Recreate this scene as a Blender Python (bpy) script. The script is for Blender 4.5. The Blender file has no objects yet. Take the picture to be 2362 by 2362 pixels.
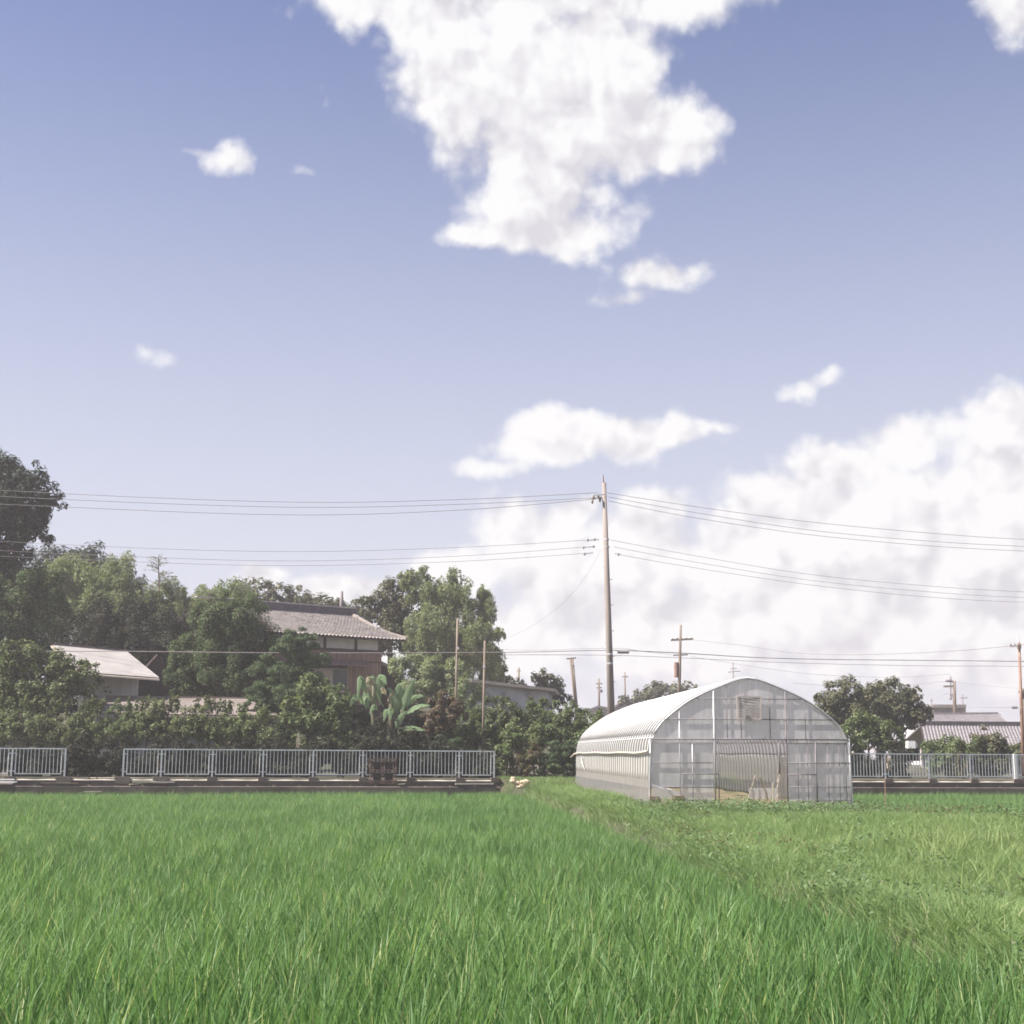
import bpy, math, random
import numpy as np
from mathutils import Matrix, Vector

rnd = random.Random(7)
scene = bpy.context.scene

# ------------------------------------------------------------------ camera
# f, cx, cy are in pixels of the 2362 px scan; the picture proper is the square 318..2076 x 357..2115
F, CX, CY = 2354.0, 1197.0, 1236.0
FRAME = 'PICTURE'          # 'PICTURE' = the picture without the paper border, 'SHEET' = the whole sheet
TILT, ROLL, CAMZ = math.atan(414.7 / F), 0.006, 2.1
RC = (Matrix.Rotation(math.pi / 2 + TILT, 3, 'X') @ Matrix.Rotation(ROLL, 3, 'Z'))
cam_data = bpy.data.cameras.new('camera')
cam = bpy.data.objects.new('camera', cam_data)
scene.collection.objects.link(cam)
cam.matrix_world = Matrix.Translation((0, 0, CAMZ)) @ RC.to_4x4()
cam_data.sensor_width = 36
if FRAME == 'PICTURE':
    cam_data.lens = 36 * F / 1758.0
else:
    cam_data.lens = 36 * F / 2362.0
    cam_data.shift_x = -(CX - 1181) / 2362.0
    cam_data.shift_y = (CY - 1181) / 2362.0
cam_data.clip_start = 0.1
cam_data.clip_end = 9000
scene.camera = cam

def ray(px, py):
    return RC @ Vector(((px - CX) / F, -(py - CY) / F, -1.0))
def P(px, py, Y):
    d = ray(px, py); t = Y / d.y
    return Vector((d.x * t, Y, CAMZ + d.z * t))
def G(px, py, z):
    d = ray(px, py); t = (z - CAMZ) / d.z
    return Vector((d.x * t, d.y * t, z))
def XY(px, Y):
    d = ray(px, 1690); return d.x / d.y * Y

# ------------------------------------------------------------------ world
SUN = Vector((-0.62, -0.16, 0.77)).normalized()
world = bpy.data.worlds.new('World'); scene.world = world; world.use_nodes = True
wt = world.node_tree; wt.nodes.clear()
class NT:
    """small helper to write node maths"""
    def __init__(s, t): s.t = t
    def n(s, k, **kw):
        o = s.t.nodes.new(k)
        for a, b in kw.items(): setattr(o, a, b)
        return o
    def put(s, sock, v):
        if v is None: return
        if isinstance(v, bpy.types.NodeSocket): s.t.links.new(v, sock)
        else: sock.default_value = v
    def m(s, op, a, b=None, c=None, clamp=False):
        o = s.n('ShaderNodeMath', operation=op, use_clamp=clamp)
        for i, v in enumerate((a, b, c)): s.put(o.inputs[i], v)
        return o.outputs[0]
    def v(s, op, a, b=None, sc=None):
        o = s.n('ShaderNodeVectorMath', operation=op)
        s.put(o.inputs[0], a); s.put(o.inputs[1], b)
        if sc is not None: s.put(o.inputs['Scale'], sc)
        return o.outputs['Value'] if op in ('LENGTH', 'DOT_PRODUCT') else o.outputs[0]
    def mix(s, f, a, b, mode='MIX'):
        o = s.n('ShaderNodeMix', data_type='RGBA', blend_type=mode)
        s.put(o.inputs[0], f); s.put(o.inputs[6], a); s.put(o.inputs[7], b)
        return o.outputs[2]
    def noise(s, vec, scale, detail=4, rough=0.55, out='Fac'):
        o = s.n('ShaderNodeTexNoise')
        s.put(o.inputs['Vector'], vec); s.put(o.inputs['Scale'], scale)
        s.put(o.inputs['Detail'], detail); s.put(o.inputs['Roughness'], rough)
        return o.outputs[out]
    def step(s, x, a, b):
        o = s.n('ShaderNodeMapRange', interpolation_type='SMOOTHSTEP')
        s.put(o.inputs[0], x); o.inputs[1].default_value = a; o.inputs[2].default_value = b
        return o.outputs[0]
W = NT(wt)
sky = W.n('ShaderNodeTexSky', sky_type='NISHITA', sun_disc=False)
sky.sun_elevation = math.asin(SUN.z)
sky.sun_rotation = math.atan2(SUN.x, SUN.y) % (2 * math.pi)
sky.altitude = 0; sky.air_density = 1.0; sky.dust_density = 1.0; sky.ozone_density = 2.2
SKY_STRENGTH = 0.056
gen = W.n('ShaderNodeTexCoord').outputs['Generated']
sep = W.n('ShaderNodeSeparateXYZ'); wt.links.new(gen, sep.inputs[0])
az = W.m('ARCTAN2', sep.outputs[0], sep.outputs[1])
el = W.m('ARCSINE', sep.outputs[2])
# the cloud field goes on, mirrored, round the rest of the sky
azm = W.m('SUBTRACT', W.m('PINGPONG', W.m('ADD', az, 0.66 + 8 * 0.66), 1.32), 0.66)
cmb = W.n('ShaderNodeCombineXYZ'); wt.links.new(azm, cmb.inputs[0]); wt.links.new(el, cmb.inputs[1])
uv = cmb.outputs[0]
warp = W.noise(uv, 14.0, 6, 0.62, 'Color')
uvw = W.v('ADD', uv, W.v('SCALE', W.v('SUBTRACT', warp, (0.5, 0.5, 0.5)), None, 0.032))
def sky_uv(px, py):
    d = ray(px, py).normalized(); return math.atan2(d.x, d.y), math.asin(d.z)
CLOUDS = [  # px, py, half width, half height, weight
    (1240, 330, 360, 130, 1), (1400, 320, 230, 110, 1), (1060, 380, 150, 100, 1), (960, 350, 110, 80, 1), (1330, 560, 150, 120, 1), (1600, 1360, 200, 110, 1), (1680, 1290, 120, 90, 1), (1440, 1310, 150, 90, 1), (1180, 490, 210, 130, 1), (1260, 600, 220, 130, 1), (1430, 600, 140, 95, 1),
    (1250, 700, 155, 110, 1), (1240, 750, 135, 52, 1), (1140, 765, 70, 26, .85), (1340, 450, 140, 130, 1), (1300, 765, 70, 44, 1),
    (715, 634, 74, 32, .62), (650, 618, 52, 18, .50), (835, 655, 46, 18, .44), (795, 672, 40, 15, .42), (740, 702, 30, 13, .38),
    (1462, 830, 100, 40, .82), (1400, 866, 80, 26, .6), (598, 975, 52, 34, .42), (1690, 1020, 90, 24, .56), (1720, 1010, 56, 18, .52),
    (1265, 1105, 140, 48, 1), (1420, 1105, 125, 44, 1), (1150, 1150, 150, 28, .62), (1530, 1088, 90, 18, .58),
    (2090, 360, 110, 72, .9),
    (780, 1352, 60, 32, 1), (900, 1375, 110, 34, 1), (1090, 1345, 110, 55, 1), (1235, 1275, 110, 70, 1), (1340, 1340, 200, 110, 1), (1300, 1235, 50, 34, 1),
    (1445, 1228, 72, 44, 1), (1560, 1290, 100, 64, 1), (1650, 1225, 100, 60, 1), (1760, 1165, 105, 66, 1), (1880, 1110, 105, 60, 1),
    (2050, 1085, 90, 66, 1), (1800, 1290, 290, 150, 1), (2030, 1230, 240, 160, 1), (1500, 1430, 460, 110, 1), (1950, 1430, 440, 140, 1),
    (2280, 1150, 200, 140, 1), (2300, 1400, 300, 170, 1), (1150, 1450, 230, 80, 1),
    (60, 800, 70, 30, .8), (150, 500, 50, 22, .7), (2200, 760, 80, 30, .8),
]
def cloud_field(vec, least=0):
    """smooth union of the cloud ellipses: 1 in a cloud's middle, falling off outwards"""
    tot = None
    for (px, py, rw, rh, wgt) in CLOUDS:
        if rw < least: continue
        c = sky_uv(px, py); a = sky_uv(px + rw, py); b = sky_uv(px, py - rh)
        ru = math.hypot(a[0] - c[0], a[1] - c[1]); rv = math.hypot(b[0] - c[0], b[1] - c[1])
        o = W.n('ShaderNodeVectorMath', operation='MULTIPLY_ADD')
        W.put(o.inputs[0], vec); o.inputs[1].default_value = (1 / ru, 1 / rv, 0); o.inputs[2].default_value = (-c[0] / ru, -c[1] / rv, 0)
        e = W.v('DOT_PRODUCT', o.outputs[0], o.outputs[0])
        if wgt < 1: e = W.m('ADD', e, math.log(wgt) / math.log(0.42))
        tot = e if tot is None else W.m('SMOOTH_MIN', tot, e, 0.35)
    return W.m('POWER', 0.42, tot)
def billow(vec):
    o = W.n('ShaderNodeTexVoronoi', voronoi_dimensions='2D', feature='SMOOTH_F1')
    W.put(o.inputs['Vector'], vec); o.inputs['Scale'].default_value = 17.0; o.inputs['Detail'].default_value = 2.0
    o.inputs['Roughness'].default_value = 0.55; o.inputs['Lacunarity'].default_value = 2.3; o.inputs['Smoothness'].default_value = 0.35
    return W.m('SUBTRACT', 0.5, o.outputs['Distance'])
wsm = W.v('ADD', uv, W.v('SCALE', W.v('SUBTRACT', W.noise(uv, 30.0, 4, 0.6, 'Color'), (0.5, 0.5, 0.5)), None, 0.02))
LIGHT = (-0.009, 0.016, 0)
n1 = W.noise(uv, 24.0, 7, 0.66)
b1 = billow(wsm); b2 = billow(W.v('ADD', wsm, LIGHT))
tot = cloud_field(uvw)
fld = W.m('ADD', tot, W.m('ADD', W.m('MULTIPLY', W.m('SUBTRACT', n1, 0.5), 0.46), W.m('MULTIPLY', b1, 0.42)))
alpha = W.step(fld, 0.22, 0.62)
# a cloud is darker where more cloud lies between it and the sun
toward = cloud_field(W.v('ADD', uvw, (-0.030, 0.055, 0)), 108)
n2 = W.noise(W.v('ADD', uv, LIGHT), 24.0, 4, 0.6)
relief = W.m('ADD', W.m('MULTIPLY', W.m('SUBTRACT', b2, b1), 1.5), W.m('MULTIPLY', W.m('SUBTRACT', n2, n1), 0.2))
shade = W.m('ADD', W.m('MULTIPLY', W.step(toward, 0.45, 1.0), 0.36), W.m('ADD', relief, W.m('MULTIPLY', W.step(W.noise(uv, 4.0, 2, 0.5), 0.42, 0.66), 0.16)), clamp=True)
ccol = W.mix(shade, (8.5, 8.4, 8.42, 1), (6.25, 6.1, 6.5, 1))
# air: the lower the look, the paler the sky
elp = W.m('MULTIPLY', W.m('MAXIMUM', el, 0.0), 2.5)
hz = W.m('POWER', 2.718, W.m('MULTIPLY', W.m('MULTIPLY', elp, elp), -1.0))
base = W.mix(1.0, sky.outputs[0], (0.74, 0.80, 1.13, 1), 'MULTIPLY')
air = W.mix(W.m('MULTIPLY', hz, 0.95), base, (6.5, 6.55, 7.25, 1))
cfade = W.m('MULTIPLY', alpha, 0.97)
skyc = W.mix(cfade, air, ccol)
bg = W.n('ShaderNodeBackground'); wt.links.new(skyc, bg.inputs[0]); bg.inputs[1].default_value = SKY_STRENGTH
wo = W.n('ShaderNodeOutputWorld'); wt.links.new(bg.outputs[0], wo.inputs[0])
try:
    world.cycles.sampling_method = 'MANUAL'; world.cycles.sample_map_resolution = 512
except Exception: pass

sl = bpy.data.lights.new('sun', 'SUN'); sl.energy = 5.0; sl.angle = math.radians(0.6); sl.color = (1.0, 0.955, 0.88)
so = bpy.data.objects.new('sun', sl); scene.collection.objects.link(so)
so.rotation_euler = SUN.to_track_quat('Z', 'Y').to_euler(); so.location = SUN * 60

vs = scene.view_settings
vs.view_transform = 'Standard'; vs.look = 'None'; vs.gamma = 1.0; vs.exposure = 1.08
try: vs.use_curve_mapping = False
except Exception: pass
cy = scene.cycles
cy.max_bounces = 6; cy.diffuse_bounces = 2; cy.glossy_bounces = 2; cy.transmission_bounces = 4
cy.transparent_max_bounces = 28; cy.volume_bounces = 1
cy.caustics_reflective = False; cy.caustics_refractive = False
cy.filter_width = 1.7 if hasattr(cy, 'filter_width') else 1.5
cy.use_denoising = True
try: cy.denoiser = 'OPENIMAGEDENOISE'; cy.denoising_input_passes = 'RGB_ALBEDO_NORMAL'
except Exception: pass
cy.sample_clamp_indirect = 6
cy.use_adaptive_sampling = True; cy.adaptive_threshold = 0.02

# ------------------------------------------------------------------ materials
MATS = {}
def new_mat(name):
    m = bpy.data.materials.new(name); m.use_nodes = True; m.node_tree.nodes.clear(); MATS[name] = m
    return m, NT(m.node_tree)
def lin(h):
    h = h.lstrip('#'); r = [int(h[i:i + 2], 16) / 255 for i in (0, 2, 4)]
    return tuple(x / 12.92 if x <= .04045 else ((x + .055) / 1.055) ** 2.4 for x in r) + (1,)
def surf(name, c1, c2, rough=0.8, scale=2.0, bump=0.0, metal=0.0, spec=0.3, stretch=None, fine=0.0, dirt=None, island=0.0):
    m, N = new_mat(name)
    co = N.n('ShaderNodeTexCoord').outputs['Object']
    if stretch: co = N.v('MULTIPLY', co, stretch)
    f = N.step(N.noise(co, scale, 6, 0.6), 0.3, 0.7)
    col = N.mix(f, c1, c2)
    if dirt: col = N.mix(N.m('MULTIPLY', N.step(N.noise(co, scale * 0.35, 5, 0.65), 0.48, 0.72), dirt[3]), col, dirt[:3] + (1,))
    if fine: col = N.mix(fine, col, N.noise(co, scale * 14, 3, 0.6, 'Color'), 'OVERLAY')
    if island:
        rv = N.n('ShaderNodeNewGeometry').outputs['Random Per Island']
        col = N.mix(1.0, col, N.mix(rv, (1 - island,) * 3 + (1,), (1 + island,) * 3 + (1,)), 'MULTIPLY')
    b = N.n('ShaderNodeBsdfPrincipled')
    N.put(b.inputs['Base Color'], col); b.inputs['Roughness'].default_value = rough
    b.inputs['Metallic'].default_value = metal; b.inputs['Specular IOR Level'].default_value = spec
    if bump:
        bp = N.n('ShaderNodeBump'); bp.inputs['Strength'].default_value = bump; bp.inputs['Distance'].default_value = 0.03
        N.put(bp.inputs['Height'], N.noise(co, scale * 6, 6, 0.65)); m.node_tree.links.new(bp.outputs[0], b.inputs['Normal'])
    o = N.n('ShaderNodeOutputMaterial'); m.node_tree.links.new(b.outputs[0], o.inputs[0])
    return m
def leafmat(name, c1, c2, tip=None, trans=0.35, rough=0.5, spec=0.35, nscale=0.5, tipf=0.12, tcol=1.25):
    m, N = new_mat(name)
    geo = N.n('ShaderNodeNewGeometry')
    rv = geo.outputs['Random Per Island']
    oi = N.n('ShaderNodeObjectInfo').outputs['Random']
    big = N.step(N.noise(geo.outputs['Position'], nscale, 3, 0.5), 0.35, 0.65)
    f = N.m('ADD', N.m('MULTIPLY', rv, 0.6), N.m('ADD', N.m('MULTIPLY', big, 0.3), N.m('MULTIPLY', oi, 0.12)), clamp=True)
    col = N.mix(f, c1, c2)
    if tip: col = N.mix(N.m('LESS_THAN', N.m('FRACT', N.m('MULTIPLY', rv, 37.7)), tipf), col, tip)
    b = N.n('ShaderNodeBsdfPrincipled'); N.put(b.inputs['Base Color'], col)
    b.inputs['Roughness'].default_value = rough; b.inputs['Specular IOR Level'].default_value = spec
    t = N.n('ShaderNodeBsdfTranslucent'); N.put(t.inputs[0], N.mix(1.0, col, (tcol, tcol, tcol * .75, 1), 'MULTIPLY'))
    mx = N.n('ShaderNodeMixShader'); mx.inputs[0].default_value = trans
    L = m.node_tree.links; L.new(b.outputs[0], mx.inputs[1]); L.new(t.outputs[0], mx.inputs[2])
    o = N.n('ShaderNodeOutputMaterial'); L.new(mx.outputs[0], o.inputs[0])
    return m
def filmmat(name, col, opac, streak=(7, 0.4, 0.4), gloss=0.12, trans=0.55, scale=3.0):
    m, N = new_mat(name)
    co = N.v('MULTIPLY', N.n('ShaderNodeTexCoord').outputs['Object'], streak)
    nz = N.step(N.noise(co, scale, 5, 0.65), 0.25, 0.75)
    df = N.n('ShaderNodeBsdfDiffuse'); tl = N.n('ShaderNodeBsdfTranslucent'); tr = N.n('ShaderNodeBsdfTransparent')
    c = N.mix(nz, tuple(x * .76 for x in col[:3]) + (1,), col)
    N.put(df.inputs[0], c); N.put(tl.inputs[0], c); tr.inputs[0].default_value = (.95, .95, .96, 1)
    L = m.node_tree.links
    a = N.n('ShaderNodeMixShader'); a.inputs[0].default_value = trans; L.new(df.outputs[0], a.inputs[1]); L.new(tl.outputs[0], a.inputs[2])
    b = N.n('ShaderNodeMixShader'); N.put(b.inputs[0], N.m('MULTIPLY_ADD', nz, 0.16, opac - 0.08, clamp=True))
    L.new(tr.outputs[0], b.inputs[1]); L.new(a.outputs[0], b.inputs[2])
    g = N.n('ShaderNodeBsdfGlossy'); g.inputs['Roughness'].default_value = 0.28
    fr = N.n('ShaderNodeLayerWeight'); fr.inputs[0].default_value = 0.25
    e = N.n('ShaderNodeMixShader'); N.put(e.inputs[0], N.m('MULTIPLY_ADD', fr.outputs['Fresnel'], 0.22, gloss * 0.3, clamp=True))
    L.new(b.outputs[0], e.inputs[1]); L.new(g.outputs[0], e.inputs[2])
    o = N.n('ShaderNodeOutputMaterial'); L.new(e.outputs[0], o.inputs[0])
    return m

rice_m = leafmat('rice_blade', (0.076, 0.166, 0.048, 1), (0.200, 0.330, 0.106, 1), (0.38, 0.42, 0.19, 1), 0.42, 0.5, 0.3, 0.22, 0.08)
grass_m = leafmat('verge_grass', (0.145, 0.235, 0.082, 1), (0.270, 0.360, 0.142, 1), (0.43, 0.43, 0.24, 1), 0.4, 0.6, 0.25, 0.5, 0.12)
reed_m = leafmat('reed_blade', (0.20, 0.275, 0.100, 1), (0.34, 0.41, 0.17, 1), (0.50, 0.50, 0.28, 1), 0.4, 0.6, 0.25, 0.6, 0.18)
weed_m = leafmat('weed_leaf', (0.095, 0.160, 0.066, 1), (0.190, 0.260, 0.115, 1), (0.24, 0.26, 0.15, 1), 0.35, 0.55, 0.3, 0.6, 0.10)
ever_m = leafmat('evergreen_leaf', (0.028, 0.056, 0.022, 1), (0.105, 0.150, 0.055, 1), (0.23, 0.23, 0.12, 1), 0.28, 0.6, 0.16, 0.6, 0.16)
tall_m = leafmat('tall_tree_leaf', (0.018, 0.030, 0.022, 1), (0.050, 0.068, 0.036, 1), (0.09, 0.10, 0.06, 1), 0.25, 0.6, 0.16, 0.6, 0.08)
bamb_m = leafmat('bamboo_leaf', (0.125, 0.165, 0.075, 1), (0.245, 0.285, 0.135, 1), (0.36, 0.34, 0.19, 1), 0.4, 0.5, 0.3, 0.4, 0.10)
cedar_m = leafmat('cedar_needle', (0.060, 0.098, 0.048, 1), (0.155, 0.205, 0.100, 1), None, 0.22, 0.6, 0.25, 0.7)
hedge_m = leafmat('hedge_leaf', (0.050, 0.078, 0.028, 1), (0.140, 0.165, 0.062, 1), (0.33, 0.33, 0.18, 1), 0.35, 0.6, 0.16, 0.7, 0.18)
vine_m = leafmat('vine_leaf', (0.060, 0.095, 0.034, 1), (0.160, 0.200, 0.080, 1), (0.32, 0.34, 0.19, 1), 0.38, 0.6, 0.16, 0.7, 0.16)
dark_m = leafmat('shade_leaf', (0.013, 0.016, 0.010, 1), (0.036, 0.038, 0.019, 1), (0.085, 0.075, 0.04, 1), 0.25, 0.6, 0.16, 0.6, 0.06)  # leaf colour darkened to stand in for shade behind the railings
red_m = leafmat('russet_leaf', (0.075, 0.046, 0.030, 1), (0.14, 0.088, 0.054, 1), (0.17, 0.16, 0.07, 1), 0.3, 0.5, 0.3, 0.7, 0.2)
brn_m = leafmat('brown_leaf', (0.10, 0.072, 0.038, 1), (0.19, 0.15, 0.075, 1), (0.13, 0.15, 0.06, 1), 0.3, 0.6, 0.25, 0.7, 0.25)
far_m = leafmat('far_leaf', (0.072, 0.082, 0.046, 1), (0.150, 0.155, 0.085, 1), (0.24, 0.21, 0.13, 1), 0.3, 0.6, 0.16, 0.3, 0.15)
banana_m = leafmat('banana_leaf', (0.185, 0.275, 0.135, 1), (0.290, 0.380, 0.215, 1), None, 0.45, 0.6, 0.15, 1.2)
bandry_m = leafmat('banana_dry_leaf', (0.30, 0.26, 0.16, 1), (0.42, 0.38, 0.26, 1), None, 0.35, 0.6, 0.3, 2.0)
bark_m = surf('bark', (0.055, 0.042, 0.034, 1), (0.12, 0.095, 0.075, 1), 0.9, 5, 0.6, stretch=(1, 1, .25))
bstem_m = surf('banana_stem', (0.060, 0.058, 0.032, 1), (0.11, 0.10, 0.06, 1), 0.8, 4)
culm_m = surf('bamboo_culm', (0.14, 0.17, 0.07, 1), (0.23, 0.25, 0.12, 1), 0.5, 3)
soil_m = surf('soil', (0.085, 0.066, 0.044, 1), (0.14, 0.112, 0.078, 1), 0.95, 1.3, 0.8, fine=.3)
conc_m = surf('concrete', (0.24, 0.21, 0.185, 1), (0.34, 0.30, 0.26, 1), 0.9, 1.4, 0.4, fine=.25, dirt=(.09, .075, .06, .7))
dconc_m = surf('shaded_stained_concrete', (0.10, 0.080, 0.068, 1), (0.17, 0.138, 0.115, 1), 0.9, 1.2, 0.5, fine=.3, dirt=(.05, .04, .034, .7))  # dark base stands in for shade on upright faces; stains at random
pale_m = surf('pale_concrete', (0.44, 0.39, 0.33, 1), (0.56, 0.50, 0.43, 1), 0.9, 1.8, 0.3, fine=.2, dirt=(.2, .17, .13, .5))
galv_m = surf('galvanised_steel', (0.54, 0.555, 0.58, 1), (0.69, 0.695, 0.71, 1), 0.45, 5, 0.0, 0.25, 0.5, dirt=(.26, .19, .15, .55))
pole_m = surf('pole_concrete', (0.24, 0.20, 0.178, 1), (0.32, 0.27, 0.24, 1), 0.85, 0.9, 0.2, stretch=(3, 3, .3), dirt=(.16, .12, .10, .5))
rust_m = surf('rusty_steel', (0.23, 0.13, 0.095, 1), (0.34, 0.22, 0.17, 1), 0.8, 2.0, 0.2)
wpole_m = surf('weathered_wood', (0.17, 0.13, 0.10, 1), (0.29, 0.23, 0.185, 1), 0.9, 3, 0.4, stretch=(2, 2, .25))
wire_m = surf('cable_sheath', (0.22, 0.185, 0.19, 1), (0.28, 0.24, 0.245, 1), 0.6, 2)
tile_m = surf('roof_tile', (0.27, 0.225, 0.195, 1), (0.47, 0.41, 0.36, 1), 0.38, 3.2, 0.25, spec=.6, fine=.35, dirt=(.13, .10, .085, .6))
gtile_m = surf('grey_roof_tile', (0.17, 0.150, 0.155, 1), (0.26, 0.232, 0.238, 1), 0.5, 2.2, 0.2, spec=.5, fine=.2)
ridge_m = surf('ridge_tile', (0.075, 0.065, 0.070, 1), (0.13, 0.115, 0.12, 1), 0.6, 4, 0.2)
rcap_m = surf('ridge_cap_tile', (0.40, 0.36, 0.33, 1), (0.55, 0.50, 0.46, 1), 0.6, 4, 0.1)
plast_m = surf('white_plaster', (0.66, 0.63, 0.62, 1), (0.76, 0.73, 0.72, 1), 0.9, 2, 0.1)
wood_m = surf('brown_boards', (0.20, 0.125, 0.098, 1), (0.32, 0.205, 0.165, 1), 0.8, 3, 0.3, stretch=(3, 3, .3), fine=.2)
dwood_m = surf('dark_timber', (0.045, 0.030, 0.026, 1), (0.085, 0.056, 0.046, 1), 0.85, 3, 0.2)
owood_m = surf('tan_boards', (0.26, 0.165, 0.115, 1), (0.37, 0.25, 0.18, 1), 0.8, 3, 0.3, stretch=(3, 3, .3))
wroof_m = surf('white_sheet_roof', (0.28, 0.255, 0.24, 1), (0.36, 0.33, 0.305, 1), 0.6, 1.2, 0.1, dirt=(.32, .26, .22, .4))
wwall_m = surf('grey_white_wall', (0.52, 0.50, 0.50, 1), (0.62, 0.60, 0.60, 1), 0.85, 1.5, 0.1, dirt=(.30, .27, .25, .4))
broof_m = surf('brown_sheet_roof', (0.19, 0.155, 0.138, 1), (0.26, 0.215, 0.192, 1), 0.7, 1.4, 0.15, dirt=(.14, .10, .085, .5))
bwall_m = surf('blue_grey_wall', (0.40, 0.42, 0.46, 1), (0.52, 0.53, 0.56, 1), 0.85, 1.2, 0.1, dirt=(.28, .26, .25, .4))
fascia_m = surf('beige_fascia', (0.48, 0.40, 0.32, 1), (0.60, 0.52, 0.43, 1), 0.8, 2)
glass_m = surf('window_glass', (0.10, 0.11, 0.14, 1), (0.16, 0.17, 0.20, 1), 0.12, 1.5, 0, 0, 0.8)
curt_m = surf('window_curtain', (0.46, 0.38, 0.34, 1), (0.62, 0.54, 0.48, 1), 0.9, 6, stretch=(6, 6, .3))
frame_m = surf('pale_frame', (0.42, 0.36, 0.33, 1), (0.52, 0.46, 0.42, 1), 0.6, 3)
pipe_m = surf('greenhouse_pipe', (0.46, 0.45, 0.46, 1), (0.58, 0.57, 0.57, 1), 0.4, 3, 0, 0.3, 0.5)
dpipe_m = surf('dark_pipe', (0.17, 0.15, 0.16, 1), (0.24, 0.215, 0.225, 1), 0.7, 3, 0, 0.0, 0.3)
white_m = surf('white_sheet', (0.74, 0.73, 0.70, 1), (0.82, 0.80, 0.77, 1), 0.8, 2, 0.1)
tan_m = surf('tan_cloth', (0.42, 0.33, 0.25, 1), (0.55, 0.44, 0.35, 1), 0.95, 8, 0.2)
block_m = surf('brown_block', (0.16, 0.115, 0.085, 1), (0.24, 0.175, 0.13, 1), 0.95, 5, 0.5)
latt_m = surf('brown_lattice', (0.105, 0.072, 0.062, 1), (0.19, 0.135, 0.115, 1), 0.9, 5, 0.3)
black_m = surf('dark_panel', (0.030, 0.022, 0.024, 1), (0.050, 0.038, 0.040, 1), 0.9, 4)
stone_m = surf('rubble_stone', (0.50, 0.38, 0.25, 1), (0.66, 0.53, 0.38, 1), 0.95, 5, 0.6, fine=.2)
bam_m = surf('dry_bamboo', (0.48, 0.40, 0.29, 1), (0.60, 0.52, 0.40, 1), 0.7, 3)
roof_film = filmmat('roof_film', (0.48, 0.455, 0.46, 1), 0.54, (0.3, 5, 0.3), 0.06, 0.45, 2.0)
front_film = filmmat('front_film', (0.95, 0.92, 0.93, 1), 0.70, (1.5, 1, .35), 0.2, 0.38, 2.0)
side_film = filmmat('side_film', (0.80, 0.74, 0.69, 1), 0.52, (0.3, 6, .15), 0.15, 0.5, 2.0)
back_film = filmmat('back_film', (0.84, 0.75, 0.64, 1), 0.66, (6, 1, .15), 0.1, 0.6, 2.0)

# ------------------------------------------------------------------ object helpers
ORG = {}
def link(o): scene.collection.objects.link(o); return o
def tag(o, label=None, cat=None, group=None, kind=None):
    if label: o['label'] = label
    if cat: o['category'] = cat
    if group: o['group'] = group
    if kind: o['kind'] = kind
    return o
def thing(name, label, cat, loc, group=None):
    o = link(bpy.data.objects.new(name, None)); o.empty_display_size = 0.2
    o.location = loc; ORG[o] = Vector(loc)
    return tag(o, label, cat, group)
def raw_mesh(name, V, Fc, mat, smooth=False):
    """V (n,3); Fc a list of faces or an (m,3|4) array"""
    me = bpy.data.meshes.new(name)
    V = np.asarray(V, dtype=np.float32)
    if isinstance(Fc, np.ndarray):
        k = Fc.shape[1]; m = Fc.shape[0]
        me.vertices.add(len(V)); me.vertices.foreach_set('co', V.ravel())
        me.loops.add(m * k); me.loops.foreach_set('vertex_index', Fc.astype(np.int32).ravel())
        me.polygons.add(m); me.polygons.foreach_set('loop_start', np.arange(0, m * k, k, dtype=np.int32))
        me.update(calc_edges=True)
    else:
        me.from_pydata(V.tolist(), [], Fc); me.update()
    if smooth: me.polygons.foreach_set('use_smooth', np.ones(len(me.polygons), dtype=bool))
    me.materials.append(mat)
    return me
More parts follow.
